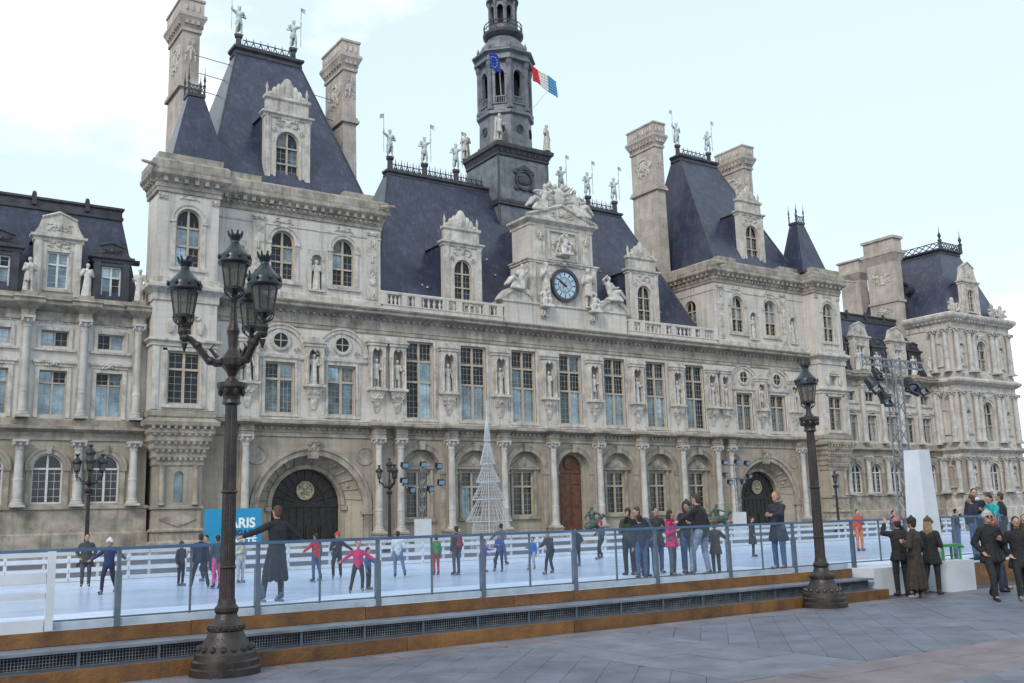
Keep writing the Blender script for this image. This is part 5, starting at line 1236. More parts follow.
def lamp_post(t, top):
    b = MB(); b.lathe([(.455, 0), (.455, .09), (.43, .11), (.43, .18), (.4, .2), (.39, .27), (.31, .37), (.25, .47), (.22, .54), (.235, .56), (.235, .62), (.2, .66)], n=48)
    for k in range(16): a = 2*PI*k/16; b.ell((.345*math.cos(a), .345*math.sin(a), .33), .04, .04, .05, 6, 4)
    for k in range(20): a = 2*PI*k/20; b.ell((.232*math.cos(a), .232*math.sin(a), .59), .022, .022, .024, 5, 4)
    b.build('base', IRON, t)
    b = MB(); b.lathe([(.2, .64), (.16, .7), (.135, .76), (.155, .8), (.155, .84), (.12, .88), (.112, .95)], n=32)
    n = 20; prof = []
    vs = []
    for z in (.93, 1.3, 1.34, 1.4, 2.2, top):
        r0 = .104-.024*(z-.93)/(top-.93)
        vs.append((r0, z))
    # fluted shaft
    V = []; F = []
    for j, (r0, z) in enumerate(vs):
        for k in range(2*n):
            a = PI*k/n; rr = r0*(1 if k % 2 else .93); V.append((rr*math.cos(a), rr*math.sin(a), z))
    m2 = 2*n
    for j in range(len(vs)-1):
        for k in range(m2): F.append((j*m2+k, j*m2+(k+1) % m2, (j+1)*m2+(k+1) % m2, (j+1)*m2+k))
    b.add(V, F)
    for z in (1.36, 2.35): b.lathe([(.1, z-.02), (.115, z), (.1, z+.02)], n=16)
    b.lathe([(.1, top-.02), (.13, top), (.11, top+.05), (.12, top+.1), (.2, top+.22), (.2, top+.28), (.1, top+.3), (.08, top+.34)], n=16)
    for k in range(8): a = 2*PI*k/8; b.ell((.16*math.cos(a), .16*math.sin(a), top+.16), .035, .035, .06, 6, 4)
    b.build('shaft', IRON, t)
def candelabra(label, loc, ang0, rz=0.0):
    t = thing('street_lamp', label, 'street lamp', loc, rz, 'lantern street lamps')
    lamp_post(t, 3.55)
    b = MB(); b.lathe([(.08, 3.86), (.05, 3.92), (.09, 4.0), (.16, 4.08), (.17, 4.16), (.1, 4.25), (.06, 4.32), (.075, 4.5), (.09, 4.56), (.05, 4.7), (.04, 4.95), (.06, 5.02)], n=14); b.build('stem', IRON, t)
    lantern(t, (0, 0, 5.17))
    for k in range(3):
        a = ang0+2*PI*k/3; ca, sa = math.cos(a), math.sin(a)
        pts = []
        for u, z in ((.1, 4.12), (.22, 4.1), (.34, 4.16), (.46, 4.32), (.56, 4.42), (.64, 4.45), (.66, 4.5)): pts.append((u*ca, u*sa, z))
        b = MB(); b.tube(pts, [.06, .055, .05, .048, .045, .05, .045], 8)
        for u, z, r_ in ((.3, 4.13, .07), (.47, 4.34, .065), (.64, 4.44, .07)): b.ell((u*ca, u*sa, z), r_, r_, r_*.9, 8, 6)
        b.tube([(.64*ca, .64*sa, 4.36), (.64*ca, .64*sa, 4.24)], [.045, .01], 6)
        b.tube([(.2*ca, .2*sa, 4.18), (.3*ca, .3*sa, 4.3), (.24*ca, .24*sa, 4.36)], [.03, .025, .01], 5)
        b.lathe([(.05, 4.46), (.07, 4.52), (.04, 4.58)], .66*ca, .66*sa, 8)
        b.build('arm', IRON, t); lantern(t, (.66*ca, .66*sa, 4.74))
    return t
LX = (-45.33, -51.72)
vd = math.atan2(fw.x, fw.y)       # camera heading
# arm angles in world: camera-right is (cos yaw, -sin yaw)
A0 = math.atan2(-math.sin(yaw), math.cos(yaw))+R(203)
candelabra('tall brown cast iron lamp with four lanterns in the left foreground', (LX[0], LX[1], 0), A0)
candelabra('many-armed street lamp before the left wing, behind the rink', (-39.9, -13.6, 0), R(20))
candelabra('many-armed street lamp in front of the big left archway', (-20.2, -6.6, 0), R(35))
def single_lamp(label, loc):
    t = thing('street_lamp', label, 'street lamp', loc, 0, 'lantern street lamps')
    lamp_post(t, 3.5); b = MB(); b.lathe([(.08, 3.8), (.06, 3.86), (.05, 3.95)], n=10); b.build('stem', IRON, t); o = lantern(t, (0, 0, 4.1)); return t
single_lamp('brown cast iron lamp with a single lantern in the right foreground', (-33.28, -51.62, 0))
single_lamp('small dark single lantern lamp in front of the right corner turret', (15.8, -13.5, 0))

# ------------------------------------------------------------------ stepped platform and glass fence along the rink
FY = -50.4; X0, X1 = -62.0, -30.9
pf = thing('stepped_platform', 'low timber and grille platform along the near edge of the ice rink', 'platform', (0, 0, 0))
rb = random.Random(9)
def boards(y0, y1, z0, z1, x0, x1, ln, nm, m):
    x = x0
    while x < x1:
        l = min(ln*rb.uniform(.8, 1.15), x1-x); MB().box(x+.004, x+l-.004, y0+rb.uniform(-.006, .006), y1, z0, z1+rb.uniform(-.004, .004)).build(nm, m, pf); x += l
boards(-51.42, -51.37, -.01, .195, X0, X1, 3.2, 'board', WOOD); boards(-50.52, -50.47, .415, .60, X0, X1, 3.2, 'board', WOOD)
MB().box(X0, X1, -51.36, -51.0, .0, .185).build('tread', GALV, pf)
MB().box(X0, X1, -51.07, -50.465, .372, .408).build('tread', TREAD, pf)
MB().box(X0, X1, -50.9, -50.46, .18, .37).build('hollow_shade', DARKV, pf)  # solid near-black block stands in for the shade behind the grille
b = MB(); b.box(0, .965, -.006, .0, 0, .012).box(0, .965, -.006, 0, .173, .185)
for k in range(25): b.box(k*.04, k*.04+.01, -.008, -.003, 0, .185)
for k in range(4): b.box(0, .965, -.006, -.001, .03+k*.04, .037+k*.04)
gm = b.mesh('grille_panel'); pm_ = MB().box(-.02, .02, -.02, .02, 0, .19).mesh('grille_post')
x = X0
while x < X1-.9:
    obj('grille_panel', gm, GRILL, pf, (x+.02, -50.99, .187)); obj('grille_post', pm_, GALV, pf, (x, -51.0, .186)); x += 1.0
MB().box(X0, X1, -50.465, -47.02, -.01, .55).build('deck', DECK, pf)
fence = thing('glass_fence', 'glass panelled fence with blue rail and grey posts along the near rink edge', 'fence', (0, 0, 0))
MB().box(X0, X1, FY-.02, FY+.0, .60, .70).build('kick_strip', KICK, fence)
MB().box(X0, -24.5, FY-.03, FY+.03, 1.615, 1.66).build('rail', BLUER, fence)
MB().box(X0, -24.5, FY-.012, FY+.012, .705, .73).build('bottom_rail', GALV, fence)
tk = MB().box(-.04, .04, -.04, .04, .56, 1.30).box(-.026, .026, -.026, .026, 1.3, 1.62).mesh('post'); tn = MB().box(-.014, .014, -.014, .014, .7, 1.62).mesh('mullion')
pn = MB().box(-.945/2, .945/2, -.005, .005, .735, 1.61).mesh('glass_panel')
x = -46.42-1.97*3; k = 0
while x < -24.6:
    if x > -47.2:
        obj('post' if k % 2 == 0 else 'mullion', tk if k % 2 == 0 else tn, GALV, fence, (x, FY, 0))
    if x > -47.3: obj('glass_panel', pn, PLEXI, fence, (x+.4925, FY, 0))
    x += .985; k += 1
# white gate panel at the left end
gt = thing('white_gate', 'white slatted gate panel at the left end of the rink fence', 'gate', (0, 0, 0))
MB().box(-47.34, -47.24, -50.5, -50.44, .61, 1.63).build('post', WHITE, gt)
for z0, z1 in ((1.56, 1.62), (1.22, 1.36), (1.02, 1.1), (.60, .76)): MB().box(-61.9, -47.24 if z0 > 1.5 else -47.35, -50.49, -50.45, z0, z1).build('slat', WHITE, gt)
for x in range(6): MB().box(-49.4-2.2*x, -49.32-2.2*x, -50.5, -50.445, .61, 1.55).build('post', WHITE, gt)
# far white barrier
fb = thing('white_barrier', 'long white slatted barrier along the far side of the ice rink', 'barrier', (0, 0, 0))
x = -61; sl = MB().box(.0, 1.96, -.02, .02, 0, .13).mesh('slat'); ps = MB().box(-.05, .05, .02, .1, 0, 1.0).mesh('post')
while x < 13:
    obj('post', ps, WHITE, fb, (x, -27.2, .02))
    for z in (.14, .45, .80): obj('slat', sl, WHITE, fb, (x+.02, -27.2, z))
    x += 2.0
MB().box(-61, 13, -27.24, -27.14, .02, .12).build('kick_board', WHITE, fb)
gb = thing('white_barrier', 'second white slatted barrier further back before the facade', 'barrier', (0, 0, 0))
x = -61
while x < 24:
    obj('post', ps, WHITE, gb, (x, -22.0, .02))
    for z in (.3, .62, .92): obj('slat', sl, WHITE, gb, (x+.02, -22.0, z))
    x += 2.0

# ------------------------------------------------------------------ light masts, wire tree, banner, pylon
def truss(t, x, y, z0, z1, w_=.3, nm='truss'):
    b = MB(); h = w_/2
    for sx in S2:
        for sy in S2: b.tube([(x+sx*h, y+sy*h, z0), (x+sx*h, y+sy*h, z1)], w_*.09, 5)
    n = max(2, int((z1-z0)/(w_*1.3)))
    for k in range(n):
        a = z0+(z1-z0)*k/n; c_ = z0+(z1-z0)*(k+1)/n; s = 1 if k % 2 else -1
        b.tube([(x-s*h, y-h, a), (x+s*h, y-h, c_)], w_*.05, 4).tube([(x-s*h, y+h, a), (x+s*h, y+h, c_)], w_*.05, 4).tube([(x-h, y-s*h, a), (x-h, y+s*h, c_)], w_*.05, 4).tube([(x+h, y-s*h, a), (x+h, y+s*h, c_)], w_*.05, 4)
    b.build(nm, TRUSS, t)
def mast(label, x, y, zt, zb):
    t = thing('floodlight_mast', label, 'light mast', (x, y, 0), R(0), 'floodlight masts around the rink')
    truss(t, 0, 0, zb, zt-.3, .28); MB().box(-.42, .42, -.3, .3, 0, zb).build('mast_base', WHITE, t)
    b = MB()
    for z in (zt-.5, zt-1.5): b.box(-1.4, 1.4, -.04, .04, z-.04, z+.04)
    b.build('crossbar', TRUSS, t)
    for dx, z in ((-1.25, zt-.28), (0.05, zt-.22), (1.1, zt-.3), (-1.3, zt-1.2), (1.25, zt-1.3), (-.8, zt-1.75), (.5, zt-1.7)):
        bx_ = obj('floodlight', MB().box(-.2, .2, -.16, .12, -.15, .15).box(-.03, .03, -.05, .05, -.27, -.15).mesh('floodlight'), BLACK, t, (dx, -.05, z)); bx_.rotation_euler = (.25, 0, random.uniform(-.4, .4))
        MB().box(-.17, .17, -.18, -.162, -.12, .12).build('lens', LENS, bx_)
mast('floodlight mast on a white base left of the wire tree', -20.7, -12, 5.5, 2.0)
mast('floodlight mast on a white base in front of the right archway', 6.3, -12, 5.9, 1.9)
tr = thing('wire_tree', 'tall conical white wire light tree behind the rink', 'light tree', (-19.8, -18, 0))
z = 7.75; tiers = ((7.75, .03, 6.2, .28), (6.3, .14, 4.9, .62), (5.0, .3, 3.9, .95), (4.0, .5, 2.95, 1.3), (3.05, .8, 1.75, 1.8), (1.85, 1.2, .1, 1.5))
tiers = [(p, q*.72, r_, t_*.72) for p, q, r_, t_ in tiers]
for z1, ra, z0, rb_ in tiers:
    b = MB(); n = 30
    for k in range(n):
        a = 2*PI*k/n; b.tube([(ra*math.cos(a), ra*math.sin(a), z1), (rb_*math.cos(a), rb_*math.sin(a), z0)], .012, 4)
    for j in range(7):
        u = j/6; r_ = ra+(rb_-ra)*u; zz = z1+(z0-z1)*u
        b.tube([(r_*math.cos(2*PI*k/n), r_*math.sin(2*PI*k/n), zz) for k in range(n+1)], .025 if j == 6 else .01, 4)
    b.build('wire_tier', WIRE, tr)
MB().tube([(0, 0, 0), (0, 0, 7.7)], [.05, .02], 8).build('trunk_pole', WIRE, tr)
MB().lathe([(.02, 7.6), (.05, 7.9), (.01, 8.6)], n=6).build('tip', WIRE, tr)
def text(s_, size, m, parent, loc, nm='lettering'):
    cu = bpy.data.curves.new(nm, 'FONT'); cu.body = s_; cu.size = size; cu.extrude = .004; cu.align_x = 'LEFT'; cu.offset = size*.03
    o = bpy.data.objects.new(nm, cu); COL.objects.link(o)
    dg = bpy.context.evaluated_depsgraph_get(); me = bpy.data.meshes.new_from_object(o.evaluated_get(dg)); bpy.data.objects.remove(o)
    me.materials.clear(); q = obj(nm, me, m, parent, loc); q.rotation_euler = (R(90), 0, 0); return q
bn = thing('banner', 'blue banner with white lettering standing at the rink behind the left lamp', 'banner', (-35.15, -19.6, 0))
MB().box(-.9, 1.72, -.06, .06, .9, 2.68).build('panel', BANNER, bn)
MB().box(-.8, -.72, -.04, .04, 0, .92).box(1.5, 1.58, -.04, .04, 0, .92).build('post', GALV, bn)
text('PARIS', .62, PRINTW, bn, (-.12, -.07, 1.82)); text("S'ENGAGE", .36, INK, bn, (-.12, -.07, 1.46)); text('LIBERTÉ', .46, PRINTW, bn, (-.12, -.07, 1.03))
py = thing('white_pylon', 'tall white pylon standing on a white block at the right end of the fence', 'pylon', (-28.3, -50.65, 0))
MB().frus((-.3, .3, -.28, .28), .7, (-.22, .22, -.2, .2), 3.25).build('column', WHITE, py); MB().box(-.55, .45, -.9, .6, 0, .68).build('block', WHITE, py)
MB().box(-2.5, -.57, -.35, .55, .0, .60).build('low_block', WHITE, py)
ms = thing('truss_mast', 'tall aluminium truss mast with crossbar and stage lights above the white pylon', 'light mast', (-28.1, -50.1, 0))
truss(ms, 0, 0, 0, 5.55, .26); b = MB(); b.box(-1.2, 1.2, -.03, .03, 5.52, 5.57).box(-1.2, 1.2, -.03, .03, 5.35, 5.39)
for k in range(12): b.tube([(-1.2+k*.2, 0, 5.37), (-1.1+k*.2, 0, 5.53)], .012, 4).tube([(-1.0+k*.2, 0, 5.37), (-1.1+k*.2, 0, 5.53)], .012, 4)
b.build('crossbar', TRUSS, ms)
for dx, z, k in ((-1.0, 4.95, .85), (-.55, 4.62, .75), (.55, 5.0, .9), (.95, 4.95, .75), (-.75, 5.2, .6)):
    q = MB(); q.lathe([(.08*k, -.16*k), (.14*k, -.1*k), (.16*k, .1*k), (.2*k, .2*k), (.16*k, .2*k)], n=12); q.box(-.2*k, -.17*k, -.03, .03, -.05, .38*k); q.box(.17*k, .2*k, -.03, .03, -.05, .38*k); q.box(-.2*k, .2*k, -.04, .04, .36*k, .42*k)
    s_ = q.build('stage_light', BLACK, ms, False, (dx, -.02, z)); s_.rotation_euler = (R(150), R(random.uniform(-25, 25)), 0)
    MB().lathe([(.15*k, .19*k), (.1*k, .22*k)], n=12).build('lens', LENS, s_)
bc = thing('green_bench', 'small green metal bench on the white block beside the pylon', 'bench', (-28.35, -51.2, .68))
MB().box(-.35, .42, -.14, .14, .30, .36).build('seat', GREEN, bc)
for x in (-.32, .36):
    for y in (-.12, .1): MB().box(x, x+.05, y, y+.04, 0, .3).build('leg', GREEN, bc)
# low display stand for the flat panel right of the fence end
# bronze groups near the facade
def bronze(label, x, y, rz_):
    t = thing('bronze_statue', label, 'statue', (x, y, 0), rz_); MB().box(-1.0, 1.0, -.6, .6, 0, .75).box(-.85, .85, -.5, .5, .75, .9).build('plinth', WTRIM, t)
    c = [((-.6, 0, .25), (.55, 0, .5), .26, .3), ((.55, 0, .5), (.9, -.1, 1.0), .2, .13), ((.9, -.1, 1.0), (1.2, -.12, .9), .12, .08)]
    for px, pz in ((-.55, .2), (.5, .3)):
        for s in S2: c += [((px, s*.14, pz), (px+.15, s*.18, -.05), .12, .07)]
    c += [((-.05, 0, .6), (-.15, 0, 1.15), .2, .22), ((-.15, 0, 1.15), (-.12, 0, 1.45), .12, .09), ((-.1, 0, 1.5), .13, .14, .16)]
    c += [((-.15, .2, 1.2), (-.45, .3, .95), .1, .08), ((-.45, .3, .95), (-.6, .2, .7), .08, .06), ((-.15, -.2, 1.2), (.2, -.35, 1.1), .1, .08), ((.2, -.35, 1.1), (.5, -.2, 1.0), .08, .06)]
    o = obj('figure', blob(c, .045, 2), GBRONZE, t, (0, 0, .95))
bronze('green bronze rider group on a stone plinth beside the oak door', -6.1, -10, .2)
bronze('green bronze figure group on a stone plinth before the right archway', 7.6, -8.5, -.4)

# ------------------------------------------------------------------ people
ARM = {  # elbow from shoulder, wrist from elbow (x outward, y forward is negative)
 'down': ((.06, .03, -.28), (.01, -.06, -.25)), 'out': ((.27, 0, -.05), (.25, -.02, .0)), 'outlow': ((.22, 0, -.17), (.2, -.04, -.13)),
 'fwd': ((.05, -.2, -.18), (-.02, -.25, .0)), 'up': ((.1, -.2, .02), (-.1, -.1, .2)), 'bent': ((.09, .03, -.27), (-.13, -.2, .07)),
 'pocket': ((.13, .06, -.25), (-.1, -.12, -.17)), 'back': ((.08, .16, -.24), (.02, .1, -.22)), 'reach': ((.26, -.08, -.12), (.24, -.05, -.08))}
LEG = {'stand': ((.015, -.02, -.44), (0, .02, -.42)), 'fwd': ((.01, -.18, -.40), (0, -.04, -.42)), 'back': ((.01, .08, -.43), (0, .24, -.35)), 'wide': ((.1, -.06, -.42), (.08, .03, -.42)), 'bend': ((.04, -.2, -.39), (0, .12, -.40))}
NP = [0]
def person(label, x, y, z, h, rz, arms=('down', 'down'), legs=('stand', 'stand'), jacket=(.02, .02, .025), trousers=(.02, .022, .03), hair=(.03, .02, .015), skin=(.45, .27, .2),
           coat=0.0, lean=0.0, hat=None, skates=False, shoes=(.015, .015, .015), longhair=False, child=False, group='people', hood=None, bag=None, glasses=False, headturn=0.0, vox=.022, scarf=None):
    s = h/1.75; NP[0] += 1
    t = thing('person', label, 'person', (x, y, z), rz, group)
    hs = 1.22 if child else 1.0
    hip = Vector((0, 0, .94)); RL = Matrix.Rotation(lean, 3, 'X')
    U = lambda p: hip+RL @ (Vector(p)-hip)
    chest, neck = U((0, 0, 1.3)), U((0, 0, 1.47))
    head = neck+(RL @ Vector((0, -.015, .155*hs)))*1.0
    an_z = []; L_ = {}
    for sd, nm in zip((-1, 1), legs):
        k_, a_ = LEG[nm]; hp = hip+Vector((sd*.095, 0, -.02)); kn = hp+Vector((sd*k_[0], k_[1], k_[2])); an = kn+Vector((sd*a_[0], a_[1], a_[2])); L_[sd] = (hp, kn, an); an_z.append(an.z)
    drop = Vector((0, 0, (.085+(.05 if skates else 0))-min(an_z)))
    S = lambda p: tuple((Vector(p)+drop)*s)
    def C(p, q, a, b): return (Vector(S(p)), Vector(S(q)), a*s, b*s)
    def E_(c, a, b, d): return (S(c), a*s, b*s, d*s)
    body, jk, tr_, = [], [], []
    # head with face
    RH = Matrix.Rotation(headturn, 3, 'Z')
    hv = lambda p: head+(RL @ (RH @ Vector(p)))*hs
    body += [E_(head, .075*hs, .095*hs, .115*hs), E_(hv((0, -.015, -.05)), .06*hs, .075*hs, .075*hs), C(neck, head, .055, .055), E_(hv((0, -.1, -.01)), .014, .022, .024), E_(hv((0, -.085, .03)), .05, .018, .018), E_(hv((0, -.082, -.075)), .035, .02, .022)]
    for q in S2: body.append(E_(hv((q*.078, .005, -.005)), .012, .022, .032))
    body += [C(hip, chest, .085, .085), C(chest, neck, .075, .05)]
    jk += [C(U((0, 0, .92)), U((0, 0, 1.12)), .15, .14), C(U((0, 0, 1.1)), chest, .14, .15), C(chest, U((0, .0, 1.44)), .13, .085)]
    for q in S2: jk.append(C(U((q*.06, 0, 1.0)), U((q*.085, 0, 1.31)), .11, .105))
    A_ = {}
    for q, nm in zip(S2, arms):
        e_, w_ = ARM[nm]; sh = U((q*.17, 0, 1.38)); el = sh+RL @ Vector((q*e_[0], e_[1], e_[2])); wr = el+RL @ Vector((q*w_[0], w_[1], w_[2])); A_[q] = (sh, el, wr)
        d = (wr-el).normalized()
        body += [C(chest, sh, .06, .045), C(sh, el, .042, .036), C(el, wr, .036, .028)]
        # hand: palm, four fingers of different length and a thumb from the side of the palm
        sidev = d.cross(Vector((0, 0, 1))); sidev = sidev.normalized() if sidev.length > .1 else Vector((1, 0, 0))
        curl = (d.cross(sidev)).normalized()*-1
        pc = wr+d*.05; body.append(C(wr, wr+d*.085, .03, .036))
        for i in range(4):
            b0 = wr+d*.095+sidev*(-.027+.018*i); ln = (.06, .07, .075, .058)[i]
            m0 = b0+d*ln*.55+curl*.012; body += [C(b0, m0, .0105, .01), C(m0, m0+d*ln*.4+curl*.03, .01, .0085)]
        th = wr+d*.03+sidev*.03; body += [C(th, th+d*.04+sidev*.025, .013, .011), C(th+d*.04+sidev*.025, th+d*.07+sidev*.022, .011, .009)]
        jk += [C(U((q*.09, 0, 1.37)), sh, .09, .076), C(sh, el, .076, .066), C(el, el+(wr-el)*.97, .064, .05)]
    for q in S2:
        hp, kn, an = L_[q]
        body += [C(hip, hp, .085, .075), C(hp, kn, .068, .045), C(kn, an, .045, .033), C(an, an+Vector((0, -.12, -.05)), .036, .03)]
        tr_ += [C(hip, hp, .135, .105), C(hp, kn, .102, .072), C(kn, kn+(an-kn)*1.0, .07, .056)]
    if coat:
        zb = .9-coat
        mid = [(L_[q][1] if coat > .35 else L_[q][0]) for q in S2]; cy_ = sum(v.y for v in mid)/2
        n = 11
        for k in range(n):
            a = 2*PI*k/n; fl = .17+.1*coat; wob = 1+.07*math.sin(k*2.3+x)
            jk.append(C(hip+Vector((.1*math.cos(a), .07*math.sin(a), .08)), Vector((fl*wob*math.cos(a), cy_*.6+fl*.75*math.sin(a), zb)), .065, .05))
    b_ = lambda nm, caps, m, v=vox: obj(nm, blob(caps, v*s if v*s > .008 else .008, 2), m, t)
    b_('body', body, cmat(skin, .55), max(.011, vox*.62)); b_('trousers', tr_, cmat(trousers)); b_('coat' if coat > .25 else 'jacket', jk, cmat(jacket))
    for q in S2:
        an = L_[q][2]; sh_ = [C(an+Vector((0, .01, .02)), an+Vector((0, .02, -.03)), .054, .05), C(an+Vector((0, .02, -.04)), an+Vector((q*.02, -.15, -.055)), .043, .036)]
        if skates: sh_.append(C(an+Vector((0, .0, .03)), an+Vector((0, 0, .12)), .055, .055))
        so = b_('skate' if skates else 'shoe', sh_, cmat(shoes, .5))
        if skates:
            ap_ = Vector(S(an)); MB().box(ap_.x-.004, ap_.x+.004, ap_.y-.2*s, ap_.y+.1*s, ap_.z-.132*s, ap_.z-.085*s).build('blade', GALV, so)
    hr = [E_(hv((0, .025, .035)), .088*hs, .098*hs, .098*hs), E_(hv((0, .05, -.03)), .075*hs, .06*hs, .08*hs)]
    if longhair: hr += [C(hv((-.06, .05, -.02)), hv((-.075, .06, -.22)), .045, .04), C(hv((.06, .05, -.02)), hv((.075, .06, -.22)), .045, .04), C(hv((0, .07, -.02)), hv((0, .1, -.24)), .06, .05)]
    b_('hair', hr, cmat(hair), .018)
    if hat: b_('hat', [E_(hv((0, .012, .065)), .1*hs, .115*hs, .085*hs), C(hv((-.07, -.01, .03)), hv((.07, -.01, .03)), .055, .055), E_(hv((0, .01, .16)), .03, .03, .03)], cmat(hat), .018)
    if hood: b_('hood', [E_(hv((0, .03, .02)), .115*hs, .12*hs, .135*hs), C(hv((-.08, .04, -.1)), hv((.08, .04, -.1)), .07, .07)], cmat(hood), .02)
    if bag: b_('backpack', [C(U((0, .2, 1.02)), U((0, .19, 1.3)), .12, .11), C(U((-.07, .2, 1.05)), U((.07, .2, 1.05)), .1, .1)], cmat(bag))
    if scarf: b_('scarf', [C(neck+Vector((-.05, -.05, 0)), neck+Vector((.05, -.05, 0)), .06, .06), C(neck+Vector((.05, .05, 0)), neck+Vector((-.05, .05, 0)), .06, .06)], cmat(scarf))
    em = cmat((.015, .012, .01), .3)
    if glasses:
        MB().ell(S(hv((-.035, -.098, .02))), .03*s, .012*s, .022*s).ell(S(hv((.035, -.098, .02))), .03*s, .012*s, .022*s).tube([S(hv((-.08, 0, .02))), S(hv((-.06, -.085, .022))), S(hv((.06, -.085, .022))), S(hv((.08, 0, .02)))], .006*s, 5).build('sunglasses', em, t)
    else:
        for q in S2: MB().ell(S(hv((q*.032, -.088, .012))), .011*s, .008*s, .008*s, 6, 4).build('eye', em, t)
    MB().ell(S(hv((0, -.099, -.055))), .024*s, .006*s, .007*s, 6, 4).build('mouth', cmat((.3, .09, .07), .5), t)
    return t
NV, BK, JN, LJ, GY = (.012, .018, .045), (.012, .012, .014), (.045, .09, .2), (.2, .25, .33), (.07, .075, .085)
G1, G2, G3 = 'people on the near deck of the rink', 'skaters on the ice', 'people on the plaza'
D = .55
# near deck
person('woman in a long black coat with both arms stretched out beside the left lamp', -43.15, -47.7, D, 1.62, R(195), ('outlow', 'reach'), ('stand', 'wide'), BK, BK, (.10, .045, .02), coat=.55, group=G1, vox=.018, shoes=(.05, .09, .16), skates=True)
person('person in black leaning over, leftmost of the crowd at the rail', -34.4, -47.4, D, 1.45, R(-60), ('up', 'bent'), ('stand', 'bend'), BK, BK, lean=.12, group=G1, vox=.018)
person('stooping man in a navy jacket with grey hood', -34.3, -47.5, D, 1.56, R(-95), ('fwd', 'bent'), ('wide', 'bend'), NV, JN, (.07, .045, .03), lean=.3, group=G1, vox=.018, bag=(.09, .12, .17))
person('person in a dark jacket and blue jeans bending in front of the navy man', -35.1, -48.3, D, 1.34, R(160), ('bent', 'down'), ('stand', 'stand'), NV, JN, BK, group=G1, vox=.018, lean=.1)
person('woman in a bright pink jacket with white headband at the rail', -34.3, -48.4, D, 1.42, R(30), ('bent', 'down'), ('stand', 'stand'), (.52, .012, .12), GY, (.03, .02, .016), coat=.12, group=G1, vox=.018, longhair=True, scarf=(.4, .02, .1), headturn=.4)
person('tall man in black with blue jeans behind the pink jacket', -33.3, -47.9, D, 1.62, R(-60), ('down', 'bent'), ('stand', 'stand'), BK, JN, BK, group=G1, vox=.018, hat=(.015, .015, .015))
person('man in black jacket and pale jeans leaning with his right arm out', -33.95, -49.0, D, 1.78, R(195), ('down', 'reach'), ('wide', 'fwd'), BK, LJ, (.06, .04, .03), lean=.12, group=G1, vox=.018)
person('child in a brown coat right of the man with pale jeans', -33.25, -48.7, D, 1.14, R(170), ('outlow', 'bent'), ('stand', 'stand'), (.05, .035, .025), BK, (.12, .06, .03), coat=.22, child=True, group=G1, vox=.02)
person('fair haired man in a navy coat and jeans standing at the rail, facing left', -31.15, -48.7, D, 1.8, R(-85), ('bent', 'fwd'), ('stand', 'stand'), (.02, .022, .035), JN, (.28, .17, .08), coat=.25, group=G1, vox=.018)
person('person in a dark green parka between the navy man and the pink jacket', -34.6, -47.3, D, 1.5, R(170), ('bent', 'bent'), jacket=(.03, .05, .035), trousers=BK, hair=(.05, .03, .02), group=G1)
person('person in a charcoal coat standing behind the pink jacket', -33.7, -47.25, D, 1.5, R(-20), ('pocket', 'bent'), jacket=(.035, .035, .04), trousers=JN, hair=BK, coat=.2, group=G1)
person('child in a blue jacket in front of the stooping navy man', -34.75, -48.0, D, 1.1, R(100), ('bent', 'down'), jacket=(.05, .1, .22), trousers=BK, child=True, group=G1)
person('person in a grey jacket at the right of the crowd, behind the brown coated child', -32.7, -47.2, D, 1.55, R(120), ('down', 'bent'), jacket=(.06, .06, .07), trousers=BK, hair=(.03, .02, .015), group=G1)
# skaters
K = dict(z=ICE_Z)
def sk(label, x, y, h, rz, **k): return person(label, x, y, ICE_Z, h, rz, group=G2, skates=True, **k)
sk('child in a pink jacket and black trousers skating near the rail', -38.07, -40.2, 1.34, R(-20), arms=('outlow', 'outlow'), legs=('wide', 'bend'), jacket=(.55, .015, .12), trousers=BK, hair=(.2, .12, .07), child=True)
sk('small child in blue right behind the pink jacketed child', -37.2, -39.0, 1.1, R(40), arms=('down', 'outlow'), jacket=(.04, .09, .2), trousers=BK, child=True)
sk('skater in a red jacket and blue jeans', -36.65, -33.9, 1.5, R(200), arms=('down', 'outlow'), legs=('wide', 'stand'), jacket=(.45, .02, .03), trousers=JN)
sk('skater all in black with a red and white hat', -35.5, -33.0, 1.55, R(-30), arms=('bent', 'outlow'), legs=('bend', 'back'), jacket=BK, trousers=BK, hat=(.5, .03, .03))
sk('skater in a white top and jeans left of the floodlight mast', -33.95, -34.5, 1.5, R(160), arms=('bent', 'down'), legs=('wide', 'stand'), jacket=(.55, .6, .66), trousers=(.1, .17, .3))
sk('person in dark grey at the far left of the ice', -42.9, -29.6, 1.68, R(-10), arms=('pocket', 'pocket'), jacket=(.05, .05, .055), trousers=(.06, .065, .075), coat=.1)
sk('skater in navy with a white hat at the left of the ice', -43.0, -33.5, 1.58, R(-40), arms=('outlow', 'outlow'), legs=('fwd', 'back'), jacket=(.015, .03, .11), trousers=NV, hat=(.65, .68, .7))
sk('small dark skater left of the pair by the lamp post', -40.4, -31.7, 1.36, R(30), arms=('down', 'bent'), jacket=(.03, .028, .03), trousers=BK, hat=(.05, .045, .05))
sk('tall dark skater beside the one in pink trousers', -40.4, -33.8, 1.62, R(170), arms=('down', 'down'), legs=('wide', 'wide'), jacket=NV, trousers=BK)
sk('skater in a dark top and bright pink trousers', -40.0, -34.2, 1.55, R(190), arms=('bent', 'bent'), jacket=(.03, .05, .07), trousers=(.55, .06, .2))
sk('skater in a cream jacket just right of the left lamp post', -38.5, -31.9, 1.4, R(20), arms=('bent', 'bent'), jacket=(.5, .48, .42), trousers=(.35, .4, .45), hat=(.5, .48, .42))
sk('child in a green jacket and red trousers', -32.3, -34.2, 1.3, R(180), arms=('down', 'down'), jacket=(.06, .25, .07), trousers=(.4, .03, .04), child=True)
